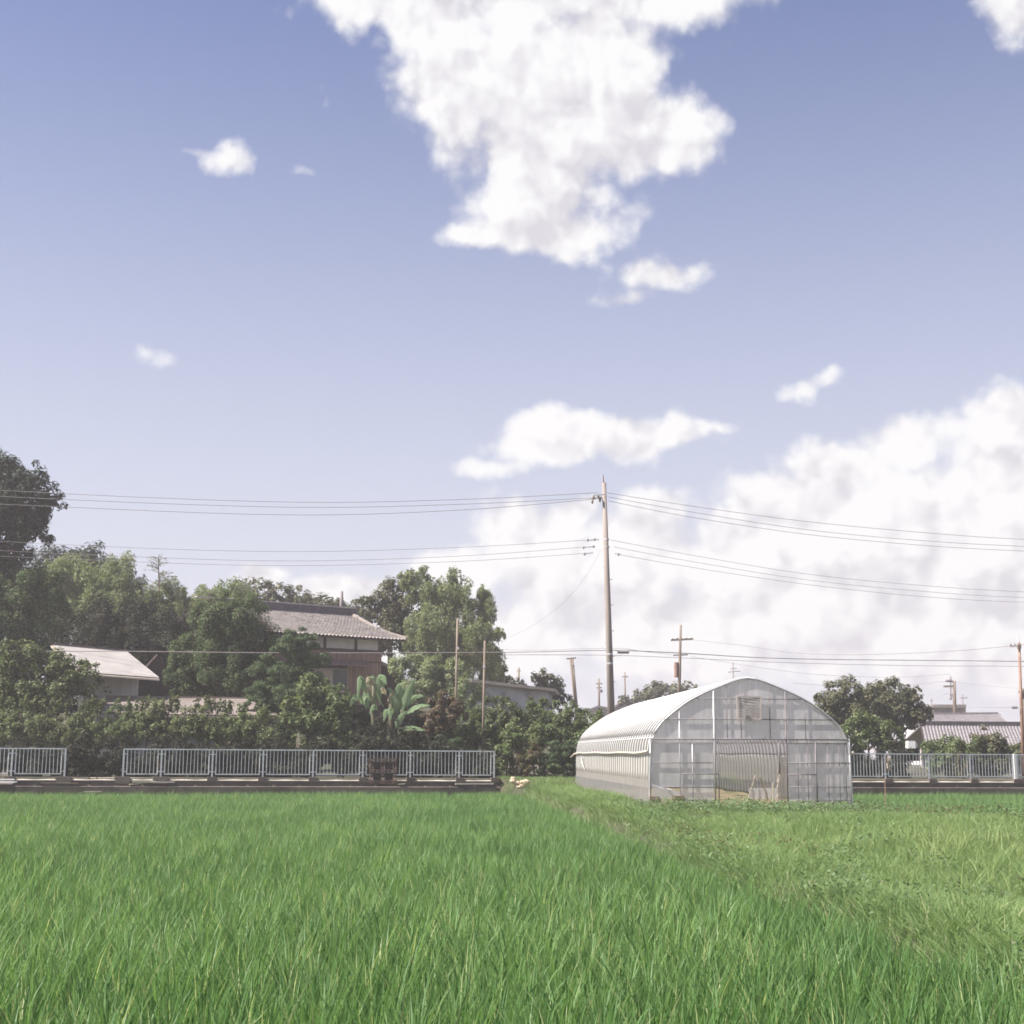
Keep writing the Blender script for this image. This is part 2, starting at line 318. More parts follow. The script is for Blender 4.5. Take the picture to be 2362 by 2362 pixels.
class B:
    """collects shapes (world coordinates) that make up ONE part"""
    def __init__(s): s.V = []; s.F = []
    def add(s, V, Fc):
        o = len(s.V); s.V += [tuple(v) for v in V]; s.F += [tuple(i + o for i in f) for f in Fc]; return s
    def box(s, c, size, ax=None):
        c = Vector(c); hx, hy, hz = [q / 2 for q in size]
        ex, ey, ez = ax if ax else (Vector((1, 0, 0)), Vector((0, 1, 0)), Vector((0, 0, 1)))
        V = [c + ex * (a * hx) + ey * (b * hy) + ez * (d * hz) for d in (-1, 1) for b in (-1, 1) for a in (-1, 1)]
        return s.add(V, [(0, 2, 3, 1), (4, 5, 7, 6), (0, 1, 5, 4), (2, 6, 7, 3), (0, 4, 6, 2), (1, 3, 7, 5)])
    def hbox(s, c, size, ax): return s.box(c, tuple(q * HS for q in size), ax)
    def bar(s, a, b, w, h=None, up=(0, 0, 1)):
        a = Vector(a); b = Vector(b); d = b - a; L = d.length; d.normalize()
        up = Vector(up)
        if abs(d.dot(up)) > .95: up = Vector((0, 1, 0))
        sd = d.cross(up).normalized(); u2 = sd.cross(d)
        return s.box((a + b) / 2, (L, w, h or w), (d, sd, u2))
    def tube(s, pts, rad, n=6, cap=True):
        pts = [Vector(p) for p in pts]; k = len(pts)
        if not isinstance(rad, (list, tuple)): rad = [rad] * k
        V = []; Fc = []
        for i, p in enumerate(pts):
            d = (pts[min(i + 1, k - 1)] - pts[max(i - 1, 0)]).normalized()
            a = d.cross(Vector((0, 0, 1)) if abs(d.z) < .9 else Vector((1, 0, 0))).normalized(); b = d.cross(a)
            for j in range(n):
                t = 2 * math.pi * j / n; V.append(p + (a * math.cos(t) + b * math.sin(t)) * rad[i])
        for i in range(k - 1):
            for j in range(n):
                Fc.append((i * n + j, i * n + (j + 1) % n, (i + 1) * n + (j + 1) % n, (i + 1) * n + j))
        if cap: Fc.append(tuple(range(n))[::-1]); Fc.append(tuple((k - 1) * n + j for j in range(n)))
        return s.add(V, Fc)
    def prism(s, poly, d):
        """polygon extruded along d"""
        d = Vector(d); n = len(poly); poly = [Vector(p) for p in poly]
        V = poly + [p + d for p in poly]
        return s.add(V, [tuple(range(n))[::-1], tuple(range(n, 2 * n))] + [(i, (i + 1) % n, n + (i + 1) % n, n + i) for i in range(n)])
    def part(s, name, mat, parent, smooth=False, kind=None, label=None):
        og = ORG[parent]
        V = np.array([tuple(v) for v in s.V]) - np.array(og)
        o = link(bpy.data.objects.new(name, raw_mesh(name, V, s.F, mat, smooth)))
        o.parent = parent; ORG[o] = og
        if kind: o['kind'] = kind
        if label: o['label'] = label
        return o
    def solo(s, name, mat, label, cat, group=None, smooth=False, base=None, kind=None):
        V = np.array([tuple(v) for v in s.V])
        if base is None:
            base = ((V[:, 0].min() + V[:, 0].max()) / 2, (V[:, 1].min() + V[:, 1].max()) / 2, V[:, 2].min())
        o = link(bpy.data.objects.new(name, raw_mesh(name, V - np.array(base), s.F, mat, smooth)))
        o.location = base; ORG[o] = Vector(base)
        return tag(o, label, cat, group, kind)
def part_np(name, V, Fc, mat, parent, smooth=False, kind=None):
    og = ORG[parent]
    o = link(bpy.data.objects.new(name, raw_mesh(name, V - np.array(og), Fc, mat, smooth)))
    o.parent = parent; ORG[o] = og
    if kind: o['kind'] = kind
    return o
def share(name, mesh, parent, loc, rot=None):
    """a repeat of a part: shares mesh data, loc is in world space"""
    o = link(bpy.data.objects.new(name, mesh)); o.parent = parent; o.location = Vector(loc) - ORG[parent]
    if rot is not None: o.rotation_euler = rot
    return o

# ------------------------------------------------------------------ terrain
FS = 0.18
def fence_y(x): return 57.9 + FS * x
def on_fence(px, off=0.0):
    d = ray(px, 1685); k = d.x / d.y
    y = (57.9 - off) / (1 - FS * k)
    return Vector((k * y, y, 0))
EDGE = [G(px, py, 0.5) for px, py in ((1183, 1714), (1225, 1727), (1290, 1750), (1400, 1795), (1530, 1850), (1700, 1900), (1830, 1945), (1960, 1990), (2076, 2026), (2362, 2120), (2500, 2240), (2600, 2400))]
EY = np.array([e.y for e in EDGE])[::-1]; EX = np.array([e.x for e in EDGE])[::-1]
def edge_x(y): return np.interp(y, EY, EX)
def sst(x, a, b):
    t = np.clip((x - a) / (b - a), 0, 1); return t * t * (3 - 2 * t)
def vnoise(x, y, s, seed=0):
    r = np.random.RandomState(seed); ph = r.uniform(0, 6.28, 10); an = r.uniform(0, 6.28, 10); fr = r.uniform(.5, 1.9, 10)
    o = 0
    for i in range(10): o = o + np.sin((x * np.cos(an[i]) + y * np.sin(an[i])) * fr[i] / s + ph[i])
    return o / 4.0
PAD_X, PAD_Y = 9.7, 33.5           # corner of the paddy on the right
GH_X, GH_Y = P(1608, 1739, 37.2).x, 37.2
ZG = 0.72
def land(x, y):
    """1 on the dry strip, 0 in the paddies"""
    l = sst(x - edge_x(y), -0.15, 0.55)
    pad = sst(x + vnoise(x, y, 2.2, 3) * .1, PAD_X - .1, PAD_X + .5) * sst(y, PAD_Y - .3 , PAD_Y + .3)
    return l * (1 - pad)
def ground_z(x, y):
    x = np.asarray(x, float); y = np.asarray(y, float)
    fy = fence_y(x)
    z = land(x, y) * (0.40 + 0.30 * sst(y, 16, 33) + 0.05 * vnoise(x, y, 1.3, 5))
    z = z * (1 - sst(y, fy - 3.5, fy - 0.7) * 0) 
    gap = sst(x, on_fence(1172).x + .1, on_fence(1172).x + .5) * (1 - sst(x, 9.0, 10.0))         # where no wall holds the bank: a grassy slope
    bank = gap * sst(y, fy - 3.4, fy - 0.4) + (1 - gap) * sst(y, fy - 0.34, fy - 0.30)
    z = z * (1 - bank) + 1.06 * bank
    hill = sst(y, fy + 3, fy + 42) * (1 - sst(x, -4, 22)) * 4.6
    return z + hill
gx = np.concatenate([-np.geomspace(3000, 62, 22), np.arange(-60, 60.1, 0.5), np.geomspace(62, 3000, 22)])
gy = np.concatenate([-np.geomspace(3000, 12, 16), np.arange(-10, 48, 0.5), np.arange(48, 70, 0.18), np.arange(70, 130, 1.0), np.geomspace(132, 3200, 22)])
XX, YY = np.meshgrid(gx, gy)
ZZ = ground_z(XX, YY)
def grid_faces(nr, nc):
    i = np.arange(nr - 1)[:, None] * nc + np.arange(nc - 1)[None, :]
    return np.stack([i, i + 1, i + nc + 1, i + nc], -1).reshape(-1, 4)
gm, N = new_mat('field_soil')
gpos = N.n('ShaderNodeNewGeometry').outputs['Position']
g1 = N.mix(N.step(N.noise(gpos, 0.35, 6, 0.6), .35, .65), (0.050, 0.055, 0.026, 1), (0.095, 0.080, 0.052, 1))
g2 = N.mix(0.35, g1, N.noise(gpos, 9, 5, 0.7, 'Color'), 'OVERLAY')
gb = N.n('ShaderNodeBsdfPrincipled'); N.put(gb.inputs['Base Color'], g2); gb.inputs['Roughness'].default_value = .95
gbp = N.n('ShaderNodeBump'); gbp.inputs['Strength'].default_value = .7; gbp.inputs['Distance'].default_value = .05
N.put(gbp.inputs['Height'], N.noise(gpos, 7, 6, .7)); gm.node_tree.links.new(gbp.outputs[0], gb.inputs['Normal'])
go = N.n('ShaderNodeOutputMaterial'); gm.node_tree.links.new(gb.outputs[0], go.inputs[0])
ground = link(bpy.data.objects.new('ground', raw_mesh('ground', np.stack([XX, YY, ZZ], -1).reshape(-1, 3), grid_faces(len(gy), len(gx)), gm, True)))
tag(ground, 'earth of the paddies, weedy strip and garden slope', 'ground', kind='structure')

# lane behind the fence
lane = B()
xs = np.arange(-60, 60.1, 4.0)
for a, b in zip(xs[:-1], xs[1:]):
    lane.add([(a, fence_y(a) + .25, 1.075), (b, fence_y(b) + .25, 1.075), (b, fence_y(b) + 2.2, 1.078), (a, fence_y(a) + 2.2, 1.078)], [(0, 1, 2, 3)])
lane.solo('lane', soil_m, 'narrow shaded earth lane running behind the railing', 'lane', kind='structure')  # dark soil colour stands in for the shade behind the railing

# retaining wall with coping, channel lip
def wall_run(x0, x1, name, label):
    t = thing(name, label, 'wall', (x0, fence_y(x0) - .3, 0.2))
    d = Vector((1, FS, 0)).normalized(); nrm = Vector((FS, -1, 0)).normalized()
    def pt(x, off, z): return Vector((x, fence_y(x), z)) + nrm * off
    L = x1 - x0; k = max(1, round(L / 3.0))
    for i in range(k):
        a = x0 + L * i / k + .006; b = x0 + L * (i + 1) / k - .006
        prof = [(0.00, 0.1), (0.30, 0.1), (0.30, 0.955), (0.00, 0.955)]
        B().prism([pt(a, o, z) for o, z in prof], pt(b, 0, 0) - pt(a, 0, 0)).part('wall_panel', dconc_m, t)
        prof = [(-0.10, 0.958), (0.345, 0.958), (0.345, 0.985), (-0.10, 1.072)]
        B().prism([pt(a, o, z) for o, z in prof], pt(b, 0, 0) - pt(a, 0, 0)).part('coping', pale_m, t)  # sunlight on the coping is put into its pale colour
        prof = [(0.78, 0.05), (0.90, 0.05), (0.90, 0.745 ), (0.78, 0.765)]
        B().prism([pt(a, o, z) for o, z in prof], pt(b, 0, 0) - pt(a, 0, 0)).part('channel_lip', dconc_m, t)
    prof = [(0.30, 0.1), (0.78, 0.1), (0.78, 0.42), (0.30, 0.42)]
    B().prism([pt(x0, o, z) for o, z in prof], pt(x1, 0, 0) - pt(x0, 0, 0)).part('channel_bed', dconc_m, t)
    return t
xl = on_fence(1172).x; xr0 = on_fence(1690).x
wall_run(-44.0, xl, 'retaining_wall', 'long shaded and stained concrete retaining wall with pale coping left of the greenhouse')
wall_run(xr0, 46.0, 'retaining_wall', 'dark concrete retaining wall with pale coping behind the right rice paddy')

# ------------------------------------------------------------------ fences
FD = Vector((1, FS, 0)).normalized(); FN = Vector((FS, -1, 0)).normalized()
post_me = baluster_me = foot_me = None
def make_fence(posts, label, name='guard_railing', endblocks=(), topz=2.20, foot_mat=dconc_m, whiteend=None):
    """posts: pixel columns of the posts"""
    global post_me, baluster_me, foot_me
    pts = [on_fence(p) for p in posts]
    zb = 1.115
    t = thing(name, label, 'railing', (pts[0].x, pts[0].y, zb))
    if post_me is None:
        def me(b, nm, mat): return raw_mesh(nm, np.array([tuple(v) for v in b.V]), b.F, mat)
        post_me = me(B().box((0, 0, (topz - zb) / 2), (.065, .05, topz - zb), (FD, FN, Vector((0, 0, 1)))), 'post', galv_m)
        baluster_me = me(B().box((0, 0, .46), (.026, .02, .92), (FD, FN, Vector((0, 0, 1)))), 'baluster', galv_m)
        foot_me = me(B().box((0, 0, -.10), (.34, .30, .20), (FD, FN, Vector((0, 0, 1)))), 'footing', foot_mat)
    for i, p in enumerate(pts):
        share('post', post_me, t, (p.x, p.y, zb))
        f = share('footing', foot_me, t, Vector((p.x, p.y, zb + .004)) + FN * .21)
        if posts[i] in endblocks: f.scale = (1.75, 1, 1.35)
    for a, b in zip(pts[:-1], pts[1:]):
        d = b - a; L = d.length; d.normalize()
        B().bar(a + d * .04 + Vector((0, 0, topz - .015)), b - d * .04 + Vector((0, 0, topz - .015)), .055, .05).part('top_rail', galv_m, t)
        B().bar(a + d * .13 + Vector((0, 0, zb + .10)), b - d * .13 + Vector((0, 0, zb + .10)), .03, .045).part('bottom_rail', galv_m, t)
        for e, s in ((a, 1), (b, -1)):
            B().bar(e + d * s * .14 + Vector((0, 0, zb + .08)), e + d * s * .14 + Vector((0, 0, topz - .04)), .04, .03).part('stile', galv_m, t)
            for z in (zb + .2, topz - .2):
                B().bar(e + d * s * .03 + Vector((0, 0, z)), e + d * s * .13 + Vector((0, 0, z)), .03, .035).part('bracket', galv_m, t)
        n = max(3, round((L - .28) / .146))
        for k in range(1, n):
            p = a + d * (.14 + (L - .28) * k / n)
            share('baluster', baluster_me, t, (p.x, p.y, zb + .12), (0, rnd.gauss(0, .010), 0))
    return t
make_fence([-200, -20, 155, 246, 337, 428.5], 'short run of grey steel railing ending at the gap in front of the dark hedge', endblocks=(428.5,))
make_fence([529, 594, 682, 769, 855, 940.5, 1022, 1106, 1166], 'long run of grey steel railing below the banana plant and tiled house', endblocks=(529, 594))
make_fence([1690, 1764, 1838, 1913, 1984, 2057], 'grey steel railing behind the rice to the right of the greenhouse')
make_fence([2066, 2140, 2215, 2290, 2365, 2440, 2540], 'last railing run with a pale wide end post beside the rusty pole')

# ------------------------------------------------------------------ greenhouse
GD = Vector((-0.05, 1, 0)).normalized(); GR = Vector((GD.y, -GD.x, 0)); UP = Vector((0, 0, 1))
GO = Vector((GH_X, GH_Y, ZG)); GLEN = 20.0
PROF = [(-2.72, 0), (-2.71, .7), (-2.69, 1.39), (-2.63, 1.77), (-2.43, 2.15), (-2.07, 2.48), (-1.57, 2.83), (-.86, 3.16), (0, 3.42)]
PROF = PROF + [(-x, z) for x, z in PROF[-2::-1]]
def smooth_prof(n=6):
    pts = [Vector((x, z, 0)) for x, z in PROF]; out = []
    for i in range(len(pts) - 1):
        p0 = pts[max(i - 1, 0)]; p1 = pts[i]; p2 = pts[i + 1]; p3 = pts[min(i + 2, len(pts) - 1)]
        for k in range(n):
            t = k / n
            out.append(.5 * ((2 * p1) + (p2 - p0) * t + (2 * p0 - 5 * p1 + 4 * p2 - p3) * t * t + (3 * p1 - p0 - 3 * p2 + p3) * t ** 3))
    out.append(pts[-1]); return [(p.x, p.y) for p in out]
SP = smooth_prof(4)
def gp(a, s, z): return GO + GR * a + GD * s + UP * z
gh = thing('greenhouse', 'arched plastic film greenhouse with open doorway on the weedy strip', 'greenhouse', GO)
# ribs: one pipe arch every half metre
rb = B().tube([GR * x + UP * z for x, z in SP], .016, 5)
rib_me = raw_mesh('rib', np.array([tuple(v) for v in rb.V]), rb.F, pipe_m, True)
NR = 40
for i in range(NR + 1): share('rib', rib_me, gh, gp(0, GLEN * i / NR, 0))
st = B().tube([GR * (x * 1.012) + UP * (z * 1.008 + .012) for x, z in SP if z > .6], .011, 4)
strap_me = raw_mesh('strap', np.array([tuple(v) for v in st.V]), st.F, white_m, True)
for i in range(NR): share('strap', strap_me, gh, gp(0, GLEN * (i + .5) / NR, 0))
# film: bulges in between ribs; split into roof, lower side skirts
def film_sheet(zlo, zhi, left=None, per=4, off=.022, amp=.010):
    V = []; sel = [(x, z) for x, z in SP if zlo - 1e-6 <= z <= zhi + 1e-6 and (left is None or (x < 0) == left)]
    ns = NR * per + 1
    for i in range(ns):
        s = GLEN * i / (ns - 1); bul = math.sin(math.pi * (i % per) / per)
        for j, (x, z) in enumerate(sel):
            q = 1 + (off - amp * bul + .006 * math.sin(i * 1.7 + z * 5)) / 2.7
            V.append(gp(x * q, s, z + (off - amp * bul) * (z / 3.4)))
    return np.array([tuple(v) for v in V]), grid_faces(ns, len(sel))
V, Fc = film_sheet(1.39, 9); part_np('roof_film', V, Fc, roof_film, gh, True)
for lf in (True, False):
    V = []; zz = [0.50, .7, .9, 1.1, 1.25, 1.37]; ns = NR * 4 + 1
    for i in range(ns):
        s = GLEN * i / (ns - 1); bul = math.sin(math.pi * (i % 4) / 4)
        for z in zz: V.append(gp((-1 if lf else 1) * (2.735 - .012 * bul - .01 * z), s, z))
    part_np('side_film', np.array([tuple(v) for v in V]), grid_faces(ns, len(zz)), side_film, gh, True)
    V = []; zz = [0.0, .25, .51]
    for i in range(ns):
        s = GLEN * i / (ns - 1); bul = math.sin(math.pi * (i % 4) / 4)
        for z in zz: V.append(gp((-1 if lf else 1) * (2.75 - .008 * bul), s, z))
    part_np('skirt_film', np.array([tuple(v) for v in V]), grid_faces(ns, len(zz)), roof_film, gh, True)
    sg = -1 if lf else 1
    B().tube([gp(sg * 2.78, -.05, 1.46)] + [gp(sg * 2.785, k, 1.42 - .012 * math.sin(k * .9) - (.05 if k > 18 else 0)) for k in range(2, 21, 2)] + [gp(sg * 2.85, GLEN + .9, 1.24)], .035, 6).part('roll_up_tube', fascia_m, gh, True)
    for z in (1.82,):
        B().tube([gp(sg * 2.64, 0, z), gp(sg * 2.64, GLEN, z)], .02, 5).part('purlin', pipe_m, gh, True)
B().tube([gp(0, 0, 3.39), gp(0, GLEN, 3.39)], .022, 5).part('ridge_pipe', pipe_m, gh, True)
for x, z in ((-1.55, 2.8), (1.55, 2.8)):
    B().tube([gp(x, 0, z), gp(x, GLEN, z)], .018, 5).part('purlin', pipe_m, gh, True)
# front face
def zx(x): return (x - 1330) * .005056        # from the 1932 px detail view to metres
def zz_(y): return (895 - y) * .005056
def arch_z(a):
    ax = abs(a)
    for (x0, z0), (x1, z1) in zip(PROF[:9][::-1][:-1], PROF[:9][::-1][1:]):
        x0, x1 = -x0, -x1
        if x0 <= ax <= x1: return z0 + (z1 - z0) * (ax - x0) / (x1 - x0 + 1e-9)
    return 0
ZB = zz_(540)
# film: gable above the beam; side panels; the doorway stays open
gpoly = [gp(x * .995, .02, z) for x, z in SP if z > ZB]
V = [gp(-2.62, .02, ZB)] + gpoly + [gp(2.62, .02, ZB)]
B().add(V, [tuple(range(len(V)))]).part('gable_film', front_film, gh)
def fpanel(x0, x1, z0, z1, nm='front_film', s=.02, mt=front_film):
    B().add([gp(x0, s, z0), gp(x1, s, z0), gp(x1, s, z1), gp(x0, s, z1)], [(0, 1, 2, 3)]).part(nm, mt, gh)
dl, dr = zx(1160), zx(1482)
xs_l = [-2.68, zx(955), zx(1022), zx(1132)]; xs_r = [zx(1530), zx(1582), zx(1632), zx(1680), zx(1745), zx(1805), 2.68]
for a, b in zip(xs_l[:-1], xs_l[1:]):
    fpanel(a, b, .52 if a < -2 else .02, ZB)
for a, b in zip(xs_r[:-1], xs_r[1:]):
    fpanel(a, b, .02, ZB)
# studs, rails and beams of the front, each its own part
def stud(x, z0, z1, r=.02, m=pipe_m, nm='stud', s=-.01): B().tube([gp(x, s, z0), gp(x, s, z1)], r * .8, 6).part(nm, m, gh, True)
def rail(x0, x1, z, r=.016, m=dpipe_m, nm='cross_rail', s=-.015): B().tube([gp(x0, s, z), gp(x1, s, z)], r * .8, 6).part(nm, m, gh, True)
for x in (955, 1022): stud(zx(x), 0, arch_z(zx(x)) - .03 if x == 955 else ZB, .018, pipe_m)
stud(zx(1140), -.05, arch_z(zx(1140)) - .03, .032, pipe_m, 'door_post')
stud(zx(1160), -.05, ZB, .02, dpipe_m, 'door_post')
stud(zx(1485), .9, ZB, .028, dpipe_m, 'door_post'); stud(zx(1525), 0, arch_z(zx(1525)) - .03, .024, dpipe_m, 'door_post')
for x in (1582, 1635): stud(zx(x), 0, ZB, .014, dpipe_m)
stud(zx(1680), 0, ZB, .03, dpipe_m)
for x in (1745, 1805, 1840): stud(zx(x), 0, ZB - .06, .012, dpipe_m)
stud(-2.69, 0, ZB, .026, pipe_m, 'corner_post'); stud(2.69, 0, ZB, .026, pipe_m, 'corner_post')
for x in (1210, 1285, 1440, 1630): stud(zx(x), ZB, arch_z(zx(x)) - .03, .012, dpipe_m)
rail(-2.66, 2.66, ZB, .026); rail(-2.66, 2.66, ZB - .10, .012)
rail(zx(870), zx(1790), zz_(436), .016); rail(zx(1045), zx(1615), zz_(328), .014)
for y in (664, 790, 857): rail(-2.69, zx(1132), zz_(y), .014)
for y in (661, 786, 856): rail(zx(1525), 2.69, zz_(y), .018 if y == 661 else .014)
rail(zx(1525), zx(1680), zz_(722), .02); rail(zx(960), zx(1160), zz_(722), .016)
B().tube([gp(x, -.005, z) for x, z in SP], .026, 6).part('front_arch', pipe_m, gh, True)
# vent window of slats in the gable
vx0, vx1, vz0, vz1 = zx(1266), zx(1390), zz_(437), zz_(318)
for x in (vx0, vx1): B().bar(gp(x, -.06, vz0), gp(x, -.06, vz1), .045, .05).part('vent_frame', frame_m, gh)
for z in (vz0, vz1): B().bar(gp(vx0, -.06, z), gp(vx1, -.06, z), .05, .04).part('vent_frame', frame_m, gh)
nsl = 9
for i in range(nsl):
    a = i / nsl
    z = vz0 + (vz1 - vz0) * a
    B().bar(gp(vx0 + .03, -.05, z + .10), gp(vx1 - .03, -.05, z + .02), .02, .028).part('vent_slat', frame_m, gh)
B().box(gp(zx(1316), -.09, zz_(424)), (.12, .06, .07), (GR, GD, UP)).part('vent_motor', dpipe_m, gh)
# gathered door curtain
V = []; nz = 26
for i in range(nz + 1):
    z = .12 + 1.22 * i / nz; w = .28 * (1 - .35 * (i / nz)) + .02 * math.sin(i * 2.2)
    for j in range(9):
        q = j / 8; V.append(tuple(gp(zx(1520) - w * q, .06 + .035 * math.sin(q * 16 + i * .35), z + .02 * math.sin(i * 1.9))))
part_np('door_curtain', np.array(V), grid_faces(nz + 1, 9), back_film, gh, True)
# back end
V = [gp(-2.68, GLEN, 0)] + [gp(x * .995, GLEN - .02, z) for x, z in SP if z > .05] + [gp(2.68, GLEN, 0)]
B().add(V, [tuple(range(len(V)))]).part('back_film', back_film, gh)
for x in (-1.8, -.9, 0, .9, 1.8): stud(x, 0, arch_z(x) - .03, .02, pipe_m, 'stud', GLEN - .05)
rail(-2.6, 2.6, 1.8, .02, pipe_m, 'cross_rail', GLEN - .05)
# torn strip on the side film
B().add([gp(-2.79, 15.6, .72), gp(-2.79, 15.9, .78), gp(-2.79, 17.4, 1.32), gp(-2.79, 17.2, 1.05), gp(-2.80, 16.4, .98)], [(0, 1, 4), (1, 3, 4), (3, 2, 4)]).part('torn_strip', white_m, gh)
# inner floor
fl = B(); nx = 12; ns = 30
fl.add([gp(-2.66 + 5.32 * i / nx, .1 + (GLEN - .2) * j / ns, .035 + .03 * math.sin(i * 2.1 + j) ) for j in range(ns + 1) for i in range(nx + 1)],
       [tuple(f) for f in grid_faces(ns + 1, nx + 1).tolist()])
floor_m = surf('sandy_floor', (0.30, 0.24, 0.14, 1), (0.44, 0.37, 0.22, 1), 0.95, 1.2, .5, dirt=(.16, .19, .06, .8))
fl.part('soil_floor', floor_m, gh)

# things in and at the greenhouse
def sheetbox(name, poly, d, mat, label, cat): B().prism(poly, d).solo(name, mat, label, cat)
def gpx(x, y, s):  # detail pixel -> point s metres behind the front plane (perspective corrected)
    N_ = (1180 + x / 3.116, 1450 + y / 3.116)
    yy = GO.y + s
    return P(N_[0], N_[1], yy)
tp = [gpx(805, 806, 1.4), gpx(965, 835, 1.4), gpx(965, 858, 1.4), gpx(935, 880, 1.4), gpx(805, 880, 1.4)]
V = B()
V.prism(tp, (0, .03, 0)); V.prism([tp[0], tp[1], tp[1] + Vector((0, .9, -.05)), tp[0] + Vector((0, .9, .1))], (0, 0, .02))
V.solo('white_tarp', white_m, 'white tarp draped over a low heap in the left corner of the greenhouse', 'tarp')
def block(x0, x1, y0, y1, s, dep, label):
    a = gpx(x0, y1, s); b = gpx(x1, y0, s)
    t = B(); cx_ = (a + b) / 2
    t.box((cx_.x, cx_.y + dep / 2, cx_.z), (b.x - a.x, dep, b.z - a.z))
    t.bar((a.x + .02, a.y - .01, b.z - .05), (b.x - .02, a.y - .01, b.z - .05), .03, .05)
    t.solo('wood_block', block_m, label, 'block')
block(790, 842, 856, 898, -.30, .30, 'brown wooden block at the front left corner of the greenhouse')
block(918, 976, 853, 893, -.32, .34, 'squat brown wooden block in front of the left greenhouse panel')
a = gpx(845, 868, -.15); b = gpx(918, 874, -.15)
B().bar(a, b, .05, .06).solo('plank', bam_m, 'thin plank bridging the two brown wooden blocks', 'plank')
wb = thing('white_board', 'low white corrugated board seen through the greenhouse doorway', 'board', gpx(1400, 880, 2.4))
x0, x1 = gpx(1322, 810, 2.4), gpx(1480, 870, 2.4)
nb = 9
for i in range(nb):
    xa = x0.x + (x1.x - x0.x) * i / nb; xb = x0.x + (x1.x - x0.x) * (i + 1) / nb - .012
    B().box(((xa + xb) / 2, x0.y + (.02 if i % 2 else 0), (x0.z + x1.z) / 2), (xb - xa, .02, x0.z - x1.z)).part('board_strip', white_m, wb)
B().tube([gpx(1310, 893, .9), gpx(1356, 742, 1.5)], .022, 6).solo('bamboo_pole', bam_m, 'pale bamboo pole leaning right inside the greenhouse doorway', 'pole')
B().tube([gpx(1424, 872, 1.9), gpx(1376, 748, 1.6)], .018, 6).solo('bamboo_pole', bam_m, 'thinner pole leaning left against the white board in the doorway', 'pole')
p0, p1 = gpx(1450, 920, -.6), gpx(1449, 778, -.6)
B().bar(p0, p1, .035).solo('wooden_stake', bam_m, 'upright wooden stake before the right side of the greenhouse door', 'stake')
p0, p1 = P(1838, 1748, 35.5), P(1837, 1694, 35.5)
B().tube([p0, (p0 + p1) / 2 + Vector((.01, 0, 0)), p1], .013, 5).solo('thin_stake', rust_m, 'thin rusty stake standing in the rice right of the greenhouse', 'stake')

# ------------------------------------------------------------------ roofs and buildings
def roof_grid(rl, rr, er, el_, waves, courses, amp=.035, step=.03, per=4):
    rl, rr, er, el_ = [np.array(tuple(v)) for v in (rl, rr, er, el_)]
    nu = waves * per + 1
    n = np.cross(rr - rl, el_ - rl); n = n / np.linalg.norm(n)
    if n[2] < 0: n = -n
    vs_, h = [], []
    for k in range(courses):
        vs_ += [k / courses, (k + .985) / courses]; h += [0, step]
    vs_ = np.array(vs_); h = np.array(h)
    u = np.linspace(0, 1, nu); wv = amp * np.cos(2 * np.pi * waves * u)
    U, Vv = np.meshgrid(u, vs_)
    top = rl + (rr - rl) * U[..., None]; bot = el_ + (er - el_) * U[..., None]
    Pp = top + (bot - top) * Vv[..., None] + n * (wv[None, :] + h[:, None])[..., None]
    return Pp.reshape(-1, 3), grid_faces(len(vs_), nu)

# --- two storey tiled house
ha = math.radians(36)
E1 = Vector((-math.cos(ha), -math.sin(ha), 0)); E2 = Vector((-math.sin(ha), math.cos(ha), 0))
HS = 1.14; HO = Vector((XY(968, 82), 82, 3.0)); HL, HD = 8.3, 7.2
def hp(a, b, z): return Vector((HO.x, HO.y, 0)) + E1 * a * HS + E2 * b * HS + UP * (2.1 + (z - 2.1) * HS)
house = thing('farmhouse', 'two storey farmhouse with brown tiled roof behind the layered cedar', 'house', HO)
ZE, ZR = 8.02, 9.50
B().hbox(hp(HL / 2, HD / 2, (2.0 + 7.28) / 2), (HL, HD, 7.28 - 2.0), (E1, E2, UP)).part('wall', dwood_m, house)
B().hbox(hp(HL / 2, HD / 2 + .02, 7.28 + .42), (HL - .05, HD - .06, .84), (E1, E2, UP)).part('upper_wall', dwood_m, house)
studs_px = [1.6 * i for i in range(9)]
pl = [0.12, 1.55, 3.35, 5.1, 6.7, 8.1]
for a, b in zip(pl[:-1], pl[1:]):
    B().hbox(hp((a + b) / 2, .02, 7.63), (b - a - .14, .05, .56), (E1, E2, UP)).part('plaster_panel', plast_m, house)
for a in pl: B().hbox(hp(a, -.01, 7.62), (.13, .10, .72), (E1, E2, UP)).part('post', dwood_m, house)
B().hbox(hp(HL / 2, -.03, 7.29), (HL, .14, .12), (E1, E2, UP)).part('beam', dwood_m, house)
nb = 28
for i in range(nb):
    a = (i + .5) * HL / nb; w = HL / nb - .02
    B().hbox(hp(a, -.02 - .006 * (i % 3), 6.99), (w, .04, .44), (E1, E2, UP)).part('board', wood_m, house)
for i in range(12):
    a = .10 + i * .17
    B().hbox(hp(a, -.03 - .006 * (i % 2), 5.6), (.15, .05, 2.2), (E1, E2, UP)).part('board', owood_m if i % 3 else wood_m, house)
# ground floor eave of dark red boards
for i in range(16):
    a = 1.0 + i * .42
    B().prism([hp(a, 0, 6.80), hp(a + .40, 0, 6.80), hp(a + .40, -1.1, 6.42), hp(a, -1.1, 6.42)], (0, 0, .05)).part('eave_board', wood_m, house)
